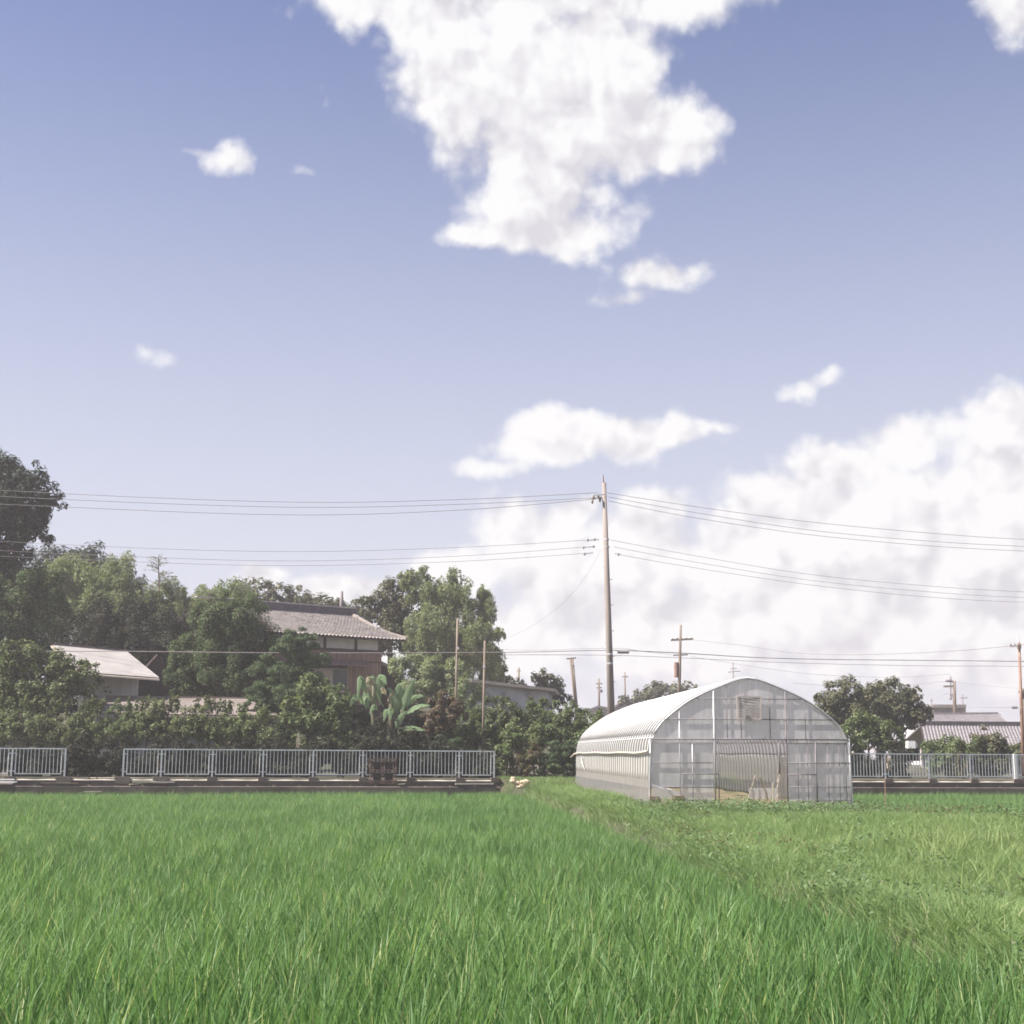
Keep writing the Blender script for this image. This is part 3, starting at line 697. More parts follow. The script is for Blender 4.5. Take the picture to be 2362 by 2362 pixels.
# window
wd = B().hbox(hp(3.35, -.045, 5.75), (2.7, .07, 1.15), (E1, E2, UP)).part('window', frame_m, house)
for k, (a, mt) in enumerate(((2.45, glass_m), (3.35, curt_m), (4.25, curt_m))):
    B().hbox(hp(a, -.095, 5.75), (.80, .03, 1.0), (E1, E2, UP)).part('pane', mt, wd)
B().hbox(hp(3.35, -.09, 5.14), (2.9, .16, .07), (E1, E2, UP)).part('sill', frame_m, wd)
# roof: front and back slope, verge, skirt
ov = .95
rL, rR = hp(HL + .5, HD / 2, ZR), hp(-.15, HD / 2, ZR)
eL, eR = hp(HL + 1, -ov, ZE - .12), hp(-.95, -ov, ZE - .12)
V, Fc = roof_grid(rL, rR, eR, eL, 48, 17, .040, .035); part_np('roof_tiles', V, Fc, tile_m, house, False, 'stuff')
bL, bR = hp(HL + 1, HD + ov, ZE - .12), hp(-.95, HD + ov, ZE - .12)
V, Fc = roof_grid(rR, rL, bL, bR, 48, 8, .040, .035); part_np('roof_tiles', V, Fc, tile_m, house, False, 'stuff')
B().prism([rL - UP * .12, rR - UP * .12, eR - UP * .12, eL - UP * .12], (0, 0, .07)).part('roof_boarding', dwood_m, house)
B().prism([rL - UP * .12, rR - UP * .12, bR - UP * .12, bL - UP * .12], (0, 0, .07)).part('roof_boarding', dwood_m, house)
B().prism([hp(-.2, .4, ZE + .05), hp(-.2, HD - .4, ZE + .05), hp(-.1, HD / 2, ZR - .1)], E1 * .1).part('gable_board', dwood_m, house)
B().prism([hp(-.25, .9, ZE + .42), hp(-.25, HD - .9, ZE + .42), bR + UP * .03, eR + UP * .03], UP * .06).part('skirt_roof', tile_m, house)
ridge = B().prism([hp(-.30, HD / 2 - .17, ZR - .05), hp(-.30, HD / 2 + .17, ZR - .05), hp(-.30, HD / 2 + .13, ZR + .36), hp(-.30, HD / 2 - .13, ZR + .36)], E1 * (HL + .9)).part('ridge', ridge_m, house)
for i in range(34):
    a = -.30 + (HL + .9) * (i + .5) / 34
    B().hbox(hp(a, HD / 2, ZR + .395), ((HL + .9) / 34 - .015, .30, .06), (E1, E2, UP)).part('ridge_cap', rcap_m, ridge)
og = B(); og.prism([hp(-.42, HD / 2 - .32, ZR - .18), hp(-.42, HD / 2 + .32, ZR - .18), hp(-.42, HD / 2 + .2, ZR + .3), hp(-.42, HD / 2, ZR + .5), hp(-.42, HD / 2 - .2, ZR + .3)], E1 * .1)
og.part('ridge_end_tile', ridge_m, ridge)
# hip ridge at the right: stepped bars
for (a0, b0, z0), (a1, b1, z1) in ((((-.18), HD / 2 - .3, ZR - .02), (-.30, .95, ZE + .55)), ((-.34, .75, ZE + .46), (-.98, -ov + .02, ZE - .02))):
    B().bar(hp(a0, b0, z0), hp(a1, b1, z1), .22, .16).part('hip_ridge', tile_m, house)
# wing with a lean-to roof at the right
wq = [P(966, 1492, 83.5), P(994, 1506, 83.5), P(1032, 1553, 83.5), P(1032, 1620, 83.5), P(966, 1620, 83.5)]
B().prism(wq, (-1.2, 4.5, 0)).part('wing_wall', dwood_m, house)
B().prism([P(963, 1487, 83.2), P(998, 1504, 83.2), P(998, 1509, 83.2), P(963, 1494, 83.2)], (-1.2, 5.0, 0)).part('wing_roof', tile_m, house)
B().prism([P(996, 1505, 83.1), P(1038, 1556, 83.1), P(1038, 1560, 83.1), P(996, 1510, 83.1)], (-1.2, 5.0, 0)).part('wing_roof', ridge_m, house)

# --- white roofed shed at left
shed = thing('storage_shed', 'small shed with a bright white sheet roof among dark trees at left', 'shed', P(480, 1600, 65))
rl, rr = P(405, 1463, 67.5), P(535, 1475, 68.5); er, el_ = P(592, 1521, 64.5), P(455, 1511, 63.5)
V, Fc = roof_grid(rl, rr, er, el_, 30, 1, .012, .0, 4); part_np('roof_sheet', V, Fc, wroof_m, shed)
B().prism([rl - UP * .06, rr - UP * .06, er - UP * .06, el_ - UP * .06], -UP * .07).part('roof_boarding', fascia_m, shed)
B().bar(rl + UP * .03, rr + UP * .03, .25, .09).part('ridge_cap', ridge_m, shed)
bl, br = rl + Vector((.3, 4, -1.3)), rr + Vector((.3, 4, -1.3))
B().prism([rl - UP * .02, rr - UP * .02, br, bl], -UP * .07).part('roof_sheet', wroof_m, shed)
w0, w1 = P(455, 1513, 65.2), P(552, 1521, 65.6); wz = 1.6
B().prism([Vector((w0.x, w0.y, wz)), Vector((w1.x, w1.y, wz)), Vector((w1.x, w1.y, w1.z + .1)), Vector((w0.x, w0.y, w0.z + .1))], (.1, .12, 0)).part('wall', wwall_m, shed)
B().prism([Vector((w1.x, w1.y + .1, wz)), Vector((w1.x + .4, w1.y + 6, wz)), Vector((w1.x + .4, w1.y + 6, w1.z)), Vector((w1.x + .2, w1.y + 3, rr.z - .15)), Vector((w1.x, w1.y + .1, w1.z))], (-.1, 0, 0)).part('gable_wall', dwood_m, shed)
for k in range(6):
    q = (k + .5) / 6; c = w0.lerp(w1, q)
    B().box((c.x, c.y - .02, (wz + c.z) / 2), (.05, .04, c.z - wz)).part('batten', wwall_m, shed)

# --- long low shed
low = thing('garden_shed', 'long low shed with a brown sheet roof behind the hedge', 'shed', P(650, 1640, 62))
rl, rr = P(500, 1553, 64.8), P(752, 1556, 65.6); er, el_ = P(796, 1586, 62.6), P(480, 1582, 62.0)
V, Fc = roof_grid(rl, rr, er, el_, 60, 3, .012, .012, 4); part_np('roof_sheet', V, Fc, broof_m, low)
B().prism([rl - UP * .05, rr - UP * .05, er - UP * .05, el_ - UP * .05], -UP * .06).part('roof_boarding', fascia_m, low)
B().bar(rl + UP * .02, rr + UP * .02, .2, .06).part('ridge_cap', broof_m, low)
B().prism([rl, rr, rr + Vector((.5, 2.6, -.8)), rl + Vector((.5, 2.6, -.8))], -UP * .06).part('roof_sheet', broof_m, low)
w0, w1 = P(520, 1590, 62.9), P(777, 1590, 63.3)
B().prism([Vector((w0.x, w0.y, 1.1)), Vector((w1.x, w1.y, 1.1)), Vector((w1.x, w1.y, er.z + .02)), Vector((w0.x, w0.y, el_.z + .02))], (.1, 4.0, 0)).part('wall', bwall_m, low)

# --- white building right of the bamboo
wbld = thing('white_outbuilding', 'long low whitish outbuilding with beige roof edge right of the bamboo', 'building', P(1170, 1600, 80))
f = [P(1090, 1541, 80), P(1127, 1528, 80), P(1258, 1543, 84), P(1258, 1610, 84), P(1090, 1610, 80)]
B().prism(f, (.5, 6, 0)).part('wall', bwall_m, wbld)
B().prism([P(1076, 1538, 79.5), P(1127, 1523, 79.5), P(1127, 1528, 79.5), P(1076, 1543, 79.5)], (.5, 7, 0)).part('roof', fascia_m, wbld)
B().prism([P(1127, 1522.5, 79.4), P(1272, 1539.5, 83.6), P(1272, 1544, 83.6), P(1127, 1528, 79.4)], (.5, 7, 0)).part('roof', fascia_m, wbld)
for q in (1105, 1180, 1225):
    a, b = P(q, 1545, 79.9 + max(0, q - 1127) * .03), P(q + 9, 1556, 79.9 + max(0, q - 1127) * .03)
    wn = B().box(((a.x + b.x) / 2, a.y - .02, (a.z + b.z) / 2), (b.x - a.x, .06, a.z - b.z)).part('window', frame_m, wbld)
    B().box(((a.x + b.x) / 2, a.y - .06, (a.z + b.z) / 2), (b.x - a.x - .08, .02, a.z - b.z - .08)).part('pane', glass_m, wn)

# --- far small house by the pole
def far_house(label, px0, px1, apex, yr, ye, Y, wallmat, roofmat, yb=1640, depth=7, name='far_house'):
    t = thing(name, label, 'house', P((px0 + px1) / 2, yb, Y))
    B().prism([P(px0 + 3, ye, Y), P(px1 - 3, ye, Y), P(px1 - 3, yb, Y), P(px0 + 3, yb, Y)], (0, depth, 0)).part('wall', wallmat, t)
    a, b, c = P(px0, ye, Y - .4), P(apex, yr, Y - .4), P(px1, ye, Y - .4)
    th = UP * (-.25)
    B().prism([a, b, b + th, a + th], (0, depth + .8, 0)).part('roof', roofmat, t)
    B().prism([b, c, c + th, b + th], (0, depth + .8, 0)).part('roof', roofmat, t)
    B().prism([P(px0 + 3, ye, Y), P(apex, yr + 2, Y), P(px1 - 3, ye, Y)], (0, .3, 0)).part('gable', wallmat, t)
    n = 3
    for i in range(n):
        q = px0 + (px1 - px0) * (i + .7) / (n + .5)
        a, b = P(q, ye + 5, Y), P(q + (px1 - px0) / 8, ye + 14, Y)
        wn = B().box(((a.x + b.x) / 2, Y - .05, (a.z + b.z) / 2), (b.x - a.x, .08, a.z - b.z)).part('window', frame_m, t)
        B().box(((a.x + b.x) / 2, Y - .1, (a.z + b.z) / 2), (b.x - a.x - .2, .04, a.z - b.z - .2)).part('pane', glass_m, wn)
    return t
far_house('small distant grey roofed house just right of the tall pole', 1374, 1420, 1392, 1555, 1569, 150, wwall_m, gtile_m)
far_house('distant low white house between the leaning poles and the tall pole', 1330, 1376, 1345, 1568, 1574, 140, plast_m, gtile_m)
# --- houses at right
rh = thing('tiled_house', 'long single storey house with grey ribbed tile roof at right', 'house', P(2000, 1680, 88))
rl, rr = P(1898, 1602, 93), P(2190, 1604, 95); er, el_ = P(2212, 1641, 87), P(1905, 1634, 86)
V, Fc = roof_grid(rl, rr, er, el_, 54, 8, .05, .04); part_np('roof_tiles', V, Fc, gtile_m, rh, False, 'stuff')
B().prism([rl - UP * .1, rr - UP * .1, er - UP * .1, el_ - UP * .1], -UP * .12).part('roof_boarding', dwood_m, rh)
B().bar(rl + UP * .12, rr + UP * .12, .4, .30).part('ridge', ridge_m, rh)
B().prism([rl, rr, rr + Vector((0, 6, -1.4)), rl + Vector((0, 6, -1.4))], -UP * .1).part('roof_sheet', gtile_m, rh)
B().box(((rl.x + rr.x) / 2 + 1.6, 92.4, 2.0), (rr.x - rl.x - 3.6, 7.6, 2.4)).part('wall', wwall_m, rh)
for i in range(5):
    q = el_.lerp(er, (i + .5) / 5)
    wn = B().box((q.x, 87.68, 2.0), (1.8, .12, 1.2)).part('window', frame_m, rh)
    B().box((q.x, 87.6, 2.0), (1.6, .06, 1.0)).part('pane', glass_m, wn)
hh = thing('hipped_house', 'pinkish grey hip roofed house rising behind the tiled house', 'house', P(1970, 1680, 110))
rl, rr = P(1880, 1584, 113), P(2031, 1583, 113); er, el_ = P(2052, 1600, 108), P(1862, 1600, 108)
V, Fc = roof_grid(rl, rr, er, el_, 50, 12, .03, .04, 3); part_np('roof_tiles', V, Fc, gtile_m, hh, False, 'stuff')
B().prism([rr, er, er + Vector((1, 9, 0)), rr + Vector((.3, .2, 0))], -UP * .1).part('roof_hip', gtile_m, hh)
B().bar(rl + UP * .05, rr + UP * .05, .35, .2).part('ridge', gtile_m, hh)
B().box(((rl.x + rr.x) / 2, 113, 3.0), (rr.x - rl.x - .5, 8, 3.2)).part('wall', wwall_m, hh)
cb = thing('concrete_building', 'flat roofed concrete building showing above the hip roofed house', 'building', P(1948, 1640, 160))
B().prism([P(1921, 1572, 160), P(1976, 1572, 160), P(1976, 1640, 160), P(1921, 1640, 160)], (0, 9, 0)).part('wall', conc_m, cb)
B().prism([P(1920, 1566.5, 159.7), P(1977, 1566.5, 159.7), P(1977, 1572, 159.7), P(1920, 1572, 159.7)], (0, 9.6, 0)).part('parapet', conc_m, cb)
for i in range(4):
    q = 1937 + i * 6.6
    wn = B().prism([P(q, 1577, 159.9), P(q + 5.6, 1577, 159.9), P(q + 5.6, 1584, 159.9), P(q, 1584, 159.9)], (0, .2, 0)).part('window', dpipe_m, cb)
    B().prism([P(q + .7, 1577.7, 159.84), P(q + 4.9, 1577.7, 159.84), P(q + 4.9, 1583.3, 159.84), P(q + .7, 1583.3, 159.84)], (0, .04, 0)).part('pane', glass_m, wn)

# ------------------------------------------------------------------ poles
def pole(name, label, top, bot, Y, r0, r1, mat, parts=(), n=10, group=None):
    a, b = P(*bot, Y), P(*top, Y)
    a.z = float(ground_z(a.x, a.y)) - .1 if bot[1] > 1545 and Y < 100 else a.z
    t = thing(name, label, 'pole', a, group)
    B().tube([a, a.lerp(b, .5), b], [r0, (r0 + r1) / 2, r1], n).part('shaft', mat, t, True)
    for nm, bld, m in parts: bld.part(nm, m, t)
    return t
Ym = 63.0
def arm(p0, p1, Y, w=.09): return B().bar(P(*p0, Y), P(*p1, Y), w, w)
def insul(px, py, Y, r=.06, h=.22):
    c = P(px, py, Y); return B().tube([c - UP * h / 2, c - UP * h * .15, c + UP * h * .1, c + UP * h / 2], [r * .5, r, r, r * .4], 6)
parts = [('spike', B().tube([P(1354.8, 1196, Ym), P(1353.5, 1172, Ym)], [.05, .02], 6), rust_m),
         ('crossarm', arm((1330, 1213), (1358, 1211), Ym), galv_m), ('crossarm', arm((1338, 1207), (1357, 1206), Ym - .2, .06), galv_m)]
for q in ((1335, 1218), (1337, 1211), (1345, 1208), (1348, 1215)): parts.append(('insulator', insul(*q, Ym - .1), wpole_m))
parts += [('crossarm', arm((1325, 1285), (1346, 1283), Ym, .06), galv_m), ('crossarm', arm((1318, 1297), (1340, 1295), Ym, .05), galv_m), ('crossarm', arm((1319, 1308), (1336, 1306), Ym, .05), galv_m), ('crossarm', arm((1374, 1307), (1384, 1309), Ym, .05), galv_m)]
for q in ((1327, 1284), (1339, 1283), (1320, 1297), (1337, 1295), (1322, 1308), (1380, 1309)): parts.append(('insulator', insul(*q, Ym, .05, .14), wire_m))
for k in range(11):
    y = 1330 + k * 22; s = 1 if k % 2 else -1; x = 1357.5 + (y - 1200) * .0285
    parts.append(('step_bolt', B().tube([P(x + s * 3, y, Ym), P(x + s * 8, y - .5, Ym)], .014, 4), rust_m))
for y in (1283, 1296, 1480, 1496): parts.append(('band', B().tube([P(1356.5 + (y - 1200) * .0285, y + 1.4, Ym), P(1356.5 + (y - 1200) * .0285, y - 1.4, Ym)], .125 + .05 * (y - 1180) / 420, 10), galv_m))
pole('utility_pole', 'tall tapered concrete utility pole rising behind the greenhouse', (1355, 1186), (1371, 1690), Ym, .19, .10, pole_m, parts, 14)
Y2 = 105
parts = [('crossarm', arm((1470, 1456), (1508, 1454), Y2, .14), wpole_m), ('crossarm', arm((1474, 1482), (1499, 1481), Y2, .1), wpole_m)]
for q in ((1472, 1453), (1480, 1452), (1495, 1452), (1503, 1452)): parts.append(('insulator', insul(*q, Y2, .1, .22), plast_m))
parts.append(('transformer', B().tube([P(1479, 1494, Y2), P(1479, 1520, Y2)], .16, 8), rust_m))
pole('utility_pole', 'brown pole with a crossarm behind the greenhouse roof left of its ridge', (1486.5, 1430), (1483, 1600), Y2, .15, .09, wpole_m, parts)
Y3 = 95
pole('leaning_pole', 'left one of two thin leaning poles between the bamboo and the tall pole', (1297.5, 1488), (1309, 1590), Y3, .10, .08, wpole_m, [('crossarm', arm((1291, 1488), (1307, 1486.5), Y3, .09), wpole_m)])
pole('leaning_pole', 'right strut of the two thin leaning poles left of the tall pole', (1301, 1488), (1311, 1585), Y3 + .6, .08, .07, wpole_m, [('clamp', arm((1299, 1500), (1304, 1500), Y3 + .4, .1), wire_m)])
Y4 = 150
pole('utility_pole', 'small distant pole left of the tall pole above the white roof', (1346, 1522), (1346.5, 1600), Y4, .15, .10, wpole_m, [('crossarm', arm((1341, 1531), (1352, 1530.5), Y4, .13), wpole_m), ('crossarm', arm((1342, 1538), (1351, 1537.5), Y4, .12), wpole_m), ('transformer', B().tube([P(1349, 1541, Y4), P(1349, 1546, Y4)], .22, 8), wire_m)])
pole('utility_pole', 'slim distant pole rising from the far grey roofed house', (1390.5, 1511), (1392, 1600), 170, .14, .09, wpole_m, [('crossarm', arm((1386, 1519), (1396, 1518.5), 170, .13), wpole_m)])
pole('utility_pole', 'tiny distant pole beside the small tree right of the bamboo', (1208.5, 1503), (1209, 1590), 140, .13, .10, wpole_m, [('crossarm', arm((1205, 1509), (1212, 1508.5), 140, .1), wpole_m)])
pole('mast', 'thin distant mast showing above the greenhouse ridge', (1576.5, 1494), (1577, 1620), 170, .12, .07, wire_m, [('crossarm', arm((1568, 1511), (1589, 1509), 170, .09), wire_m), ('crossarm', arm((1572, 1505), (1583, 1504.5), 170, .08), wire_m)])
pole('garden_post', 'tall thin pale post standing before the bamboo grove', (1103.5, 1418), (1100, 1600), 74, .075, .06, wpole_m, [('clamp', arm((1102.5, 1470), (1106, 1470), 73.9, .12), galv_m)])
pole('garden_post', 'tall thin post standing in front of the white outbuilding', (1150.5, 1457), (1146, 1640), 62.5, .06, .05, wpole_m, [('clamp', arm((1147, 1502), (1151, 1501), 62.4, .1), galv_m)])
pole('antenna_pole', 'short dark pole sticking up behind the farmhouse ridge', (904.5, 1372), (903.5, 1420), 86, .12, .10, wire_m, [('bracket', arm((900, 1384), (908, 1384.5), 86, .06), wire_m)])
Y5 = 118
parts = [('crossarm', arm((1938, 1535.5), (1957, 1535), Y5, .16), wpole_m), ('crossarm', arm((1942, 1527), (1955, 1527.5), Y5, .09), wire_m), ('crossarm', arm((1949, 1550), (1958, 1549.5), Y5, .12), wpole_m), ('crossarm', arm((1949, 1553.5), (1958, 1553), Y5, .08), wpole_m),
         ('drop_pipe', B().tube([P(1950, 1518, Y5), P(1950.5, 1558, Y5)], .05, 5), wire_m)]
for q in ((1943, 1525.5), (1947, 1525), (1951, 1525.5), (1950, 1556)): parts.append(('insulator', insul(*q, Y5, .12, .25), wire_m))
pole('utility_pole', 'pole with side arms and insulators above the hip roofed house', (1956.3, 1526), (1957.5, 1600), Y5, .16, .12, wpole_m, parts)
pole('mast', 'small mast with one cross arm above the flat concrete building', (1970.5, 1549), (1971, 1600), 170, .10, .07, wire_m, [('crossarm', arm((1967, 1555.5), (1979, 1555), 170, .1), wire_m)])
pole('mast', 'tiny mast at the left edge of the flat concrete building', (1917, 1556), (1917.5, 1600), 160, .09, .07, wire_m, [('crossarm', arm((1915, 1560), (1919, 1560), 160, .1), wire_m)])
Y6 = 66
parts = [('crossarm', arm((2051, 1467), (2068, 1466), Y6, .06), galv_m), ('spike', B().tube([P(2067.6, 1462, Y6), P(2067, 1449, Y6)], [.04, .015], 5), galv_m),
         ('cable_box', B().box(P(2060, 1572, Y6), (.24, .16, .11)), wire_m), ('junction_box', B().box(P(2067.6, 1467, Y6 - .12), (.16, .14, .22)), wpole_m)]
for q in ((2053, 1464), (2060, 1464)): parts.append(('insulator', insul(*q, Y6, .05, .12), wire_m))
pole('utility_pole', 'slender rusty pole beside the tiled house at the right', (2067.5, 1460), (2076, 1700), Y6, .085, .06, rust_m, parts)
pole('utility_pole', 'stouter pole half hidden behind the slender rusty pole', (2073.5, 1539), (2077, 1690), 74, .13, .11, wpole_m, [('cap', arm((2067, 1545), (2078, 1544.5), 73.8, .14), wpole_m)])
YE = 66

# ------------------------------------------------------------------ wires
def wire(pts, label, r=.014, n=28, name='overhead_wire', group=None, mat=wire_m):
    """pts: (px, py, Y) knots, a smooth curve through them"""
    ps = [P(*p) for p in pts]
    out = []
    for i in range(len(ps) - 1):
        p0 = ps[max(i - 1, 0)]; p1 = ps[i]; p2 = ps[i + 1]; p3 = ps[min(i + 2, len(ps) - 1)]
        for k in range(n // (len(ps) - 1)):
            t = k / (n // (len(ps) - 1))
            out.append(.5 * ((2 * p1) + (p2 - p0) * t + (2 * p0 - 5 * p1 + 4 * p2 - p3) * t * t + (3 * p1 - p0 - 3 * p2 + p3) * t ** 3))
    out.append(ps[-1])
    return B().tube(out, r * .72, 5).solo(name, mat, label, 'wire', group or 'overhead wires', True)
LW = lambda q: 63 + (1350 - q) * .002
for k, (knots, nm) in enumerate((
    (((1343, 1203), (1100, 1214.7), (818, 1219), (419, 1204), (100, 1182), (-250, 1140)), 'highest of the three upper wires from the tall pole to the left'),
    (((1346, 1211), (1100, 1223), (818, 1227.7), (441, 1215), (100, 1195), (-250, 1155)), 'middle one of the three upper wires from the tall pole to the left'),
    (((1336, 1214), (1100, 1233), (818, 1241), (443, 1228), (100, 1209), (-250, 1170)), 'lowest of the three upper wires from the tall pole to the left'),
    (((1330, 1284), (1100, 1297), (818, 1304), (517, 1296), (150, 1275), (-250, 1236)), 'highest of the three lower wires from the tall pole to the left'),
    (((1322, 1296), (1100, 1312), (818, 1320), (536, 1312), (150, 1292), (-250, 1254)), 'middle one of the three lower wires from the tall pole to the left'),
    (((1322, 1307), (1100, 1321), (818, 1328), (536, 1321), (150, 1302), (-250, 1264)), 'lowest of the three lower wires from the tall pole to the left'))):
    wire([(x, y, LW(x)) for x, y in knots], nm, .017 if k < 3 else .013)
RW = lambda q: 63 + (q - 1360) * .006
for k, (knots, nm) in enumerate((
    (((1360, 1203), (1500, 1225), (1700, 1252), (1900, 1271), (2076, 1283), (2420, 1297)), 'highest of the upper wires from the tall pole to the right'),
    (((1362, 1210), (1500, 1235), (1700, 1266), (1900, 1285), (2076, 1295), (2420, 1309)), 'middle one of the upper wires from the tall pole to the right'),
    (((1363, 1217), (1500, 1244), (1700, 1274), (1900, 1293), (2076, 1303), (2420, 1316)), 'lowest of the upper wires from the tall pole to the right'),
    (((1366, 1284), (1500, 1309), (1700, 1342), (1900, 1362), (2076, 1373), (2420, 1386)), 'highest of the lower wires from the tall pole to the right'),
    (((1372, 1296), (1500, 1320), (1700, 1352), (1900, 1372), (2076, 1383), (2420, 1395)), 'middle one of the lower wires from the tall pole to the right'),
    (((1380, 1309), (1500, 1330), (1700, 1360), (1900, 1381), (2076, 1391), (2420, 1402)), 'lowest of the lower wires from the tall pole to the right'))):
    wire([(x, y, RW(x)) for x, y in knots], nm, .015 if k < 3 else .012)
wire([(1350, 1300, 63), (1318, 1355, 66), (1270, 1405, 70), (1220, 1438, 74), (1182, 1455, 77)], 'sagging stay wire from the tall pole down to the bamboo', .006)
wire([(-250, 1462, 66), (300, 1474, 65), (516, 1475, 64.5), (818, 1478, 64), (1180, 1477, 63.5), (1364, 1473.5, 63), (1500, 1479, 64), (1680, 1488, 66), (2073, 1492.5, 66), (2400, 1500, 66)], 'thick dark cable crossing low behind the tall pole', .026, 40)
wire([(1185, 1472, 80), (1230, 1473.5, 78), (1364, 1470, 63.2), (1420, 1475, 66), (1484, 1483, 105)], 'thin line just above the thick low cable', .014)
wire([(1180, 1481, 63.6), (1364, 1482, 63.2), (1500, 1487, 65), (1680, 1495, 66), (1900, 1500, 66), (2074, 1501, 66), (2400, 1508, 66)], 'lower thin cable below the thick low cable', .016, 36)
wire([(1504, 1455, 105), (1600, 1466, 100), (1680, 1477.6, 92), (1784, 1481, 85), (1930, 1476, 76), (2053, 1466, 66), (2300, 1440, 66)], 'wire from the brown crossarm pole to the slender rusty pole', .018, 36)
wire([(1504, 1484, 105), (1680, 1511, 108), (1800, 1519, 112), (1880, 1519, 116), (1950, 1514, 118)], 'faint far wire dipping towards the pole with side arms', .014)
wire([(1680, 1530, 105), (1800, 1537, 112), (1900, 1531, 116), (1942, 1527, 118), (1990, 1532, 118), (2076, 1540, 110)], 'faint far wire ending at the insulators of the pole with side arms', .014)
wire([(1918, 1558, 160), (1938, 1550, 140), (1949, 1545, 118)], 'short slanting far wire left of the pole with side arms', .014)
wire([(1975, 1571, 150), (2010, 1571.5, 110), (2055, 1571.5, 66), (2200, 1570, 66)], 'service line running into the small dark box at the right', .012)
sp = P(1388, 1476.3, 63)
B().tube([sp + Vector((-.27, 0, 0)), sp + Vector((-.24, 0, 0)), sp + Vector((.24, 0, .0)), sp + Vector((.27, 0, 0))], [.03, .075, .075, .03], 8).solo('cable_joint', wire_m, 'dark cable joint sleeve hanging just right of the tall pole', 'cable joint')

# ------------------------------------------------------------------ vegetation
def blob(px, py, rw, rh, Y, dz=None):
    c = P(px, py, Y); s = Y / F
    return (c.x, c.y, c.z, rw * s * 1.0, (dz if dz else min(rw, rh * 1.2) * s * .95), rh * s)
def unit(r, n):
    v = r.normal(size=(n, 3)); return v / np.linalg.norm(v, axis=1, keepdims=True)
def leaves(C, Nn, T, L, Wd, r, fold=.18):
    """C centres, Nn normals, T axis -> folded four-point leaves"""
    n = len(C)
    Bn = np.cross(Nn, T); Bn /= np.linalg.norm(Bn, axis=1, keepdims=True) + 1e-9
    Nn = np.cross(T, Bn)
    l = (L * r.uniform(.65, 1.35, n))[:, None]; w = (Wd * r.uniform(.7, 1.3, n))[:, None]
    a = C - T * l * .5; c = C + T * l * .5 - Nn * l * .08
    b = C - T * l * .05 + Bn * w * .5 + Nn * w * fold; d = C - T * l * .05 - Bn * w * .5 + Nn * w * fold
    V = np.stack([a, b, c, d], 1).reshape(-1, 3)
    i = np.arange(n)[:, None] * 4
    Fc = np.concatenate([i + np.array([[0, 1, 2]]), i + np.array([[0, 2, 3]])], 1).reshape(-1, 3)
    return V, Fc
def crown(blobs, dens, L, Wd, seed, kind='broad', sub=.33, nsub=16):
    r = np.random.RandomState(seed)
    Cs, Ns, Ts = [], [], []
    for (x, y, z, rx, ry, rz) in blobs:
        c = np.array((x, y, z)); R = np.array((rx, ry, rz)); mr = R.mean()
        area = 4 * np.pi * ((rx * rz + rx * ry + ry * rz) / 3)
        n = int(2.5 * dens * area / (L * Wd) * .5)
        k = max(6, int(1.7 * nsub * max(1, mr / 1.2) ** .9))
        dirs = unit(r, k); depth = np.where(r.uniform(size=k) < .70, r.uniform(.74, 1.0, k), r.uniform(.1, .72, k))
        sc = c + dirs * R * depth[:, None]
        sr = mr * sub * r.uniform(.5, 1.25, k)
        w = sr ** 2; pick = r.choice(k, n, p=w / w.sum())
        d2 = unit(r, n)
        if kind == 'cedar': d2[:, 2] *= .55
        if kind == 'bamboo': d2 *= np.array((.8, .8, 1.25))
        pos = sc[pick] + d2 * sr[pick][:, None] * (r.uniform(size=n) ** .38)[:, None]
        out = (pos - c) / R; out /= np.linalg.norm(out, axis=1, keepdims=True) + 1e-9
        if kind == 'broad':
            nn = d2 * .7 + out * .4 + np.array((0, 0, .75)) + unit(r, n) * .55
            t = unit(r, n) + out * .3 - np.array((0, 0, .35))
        elif kind == 'bamboo':
            nn = unit(r, n) * .8 + out * .5 + np.array((0, 0, .3)); t = out * .6 + unit(r, n) * .6 - np.array((0, 0, .75))
        else:
            nn = unit(r, n) + np.array((0, 0, .6)); t = d2 + out * .6 + unit(r, n) * .5 + np.array((0, 0, .12))
        nn /= np.linalg.norm(nn, axis=1, keepdims=True) + 1e-9
        t = t - nn * (t * nn).sum(1, keepdims=True); t /= np.linalg.norm(t, axis=1, keepdims=True) + 1e-9
        Cs.append(pos); Ns.append(nn); Ts.append(t)
    return leaves(np.concatenate(Cs), np.concatenate(Ns), np.concatenate(Ts), L, Wd, r)
NSEED = [100]
TRI = [0]
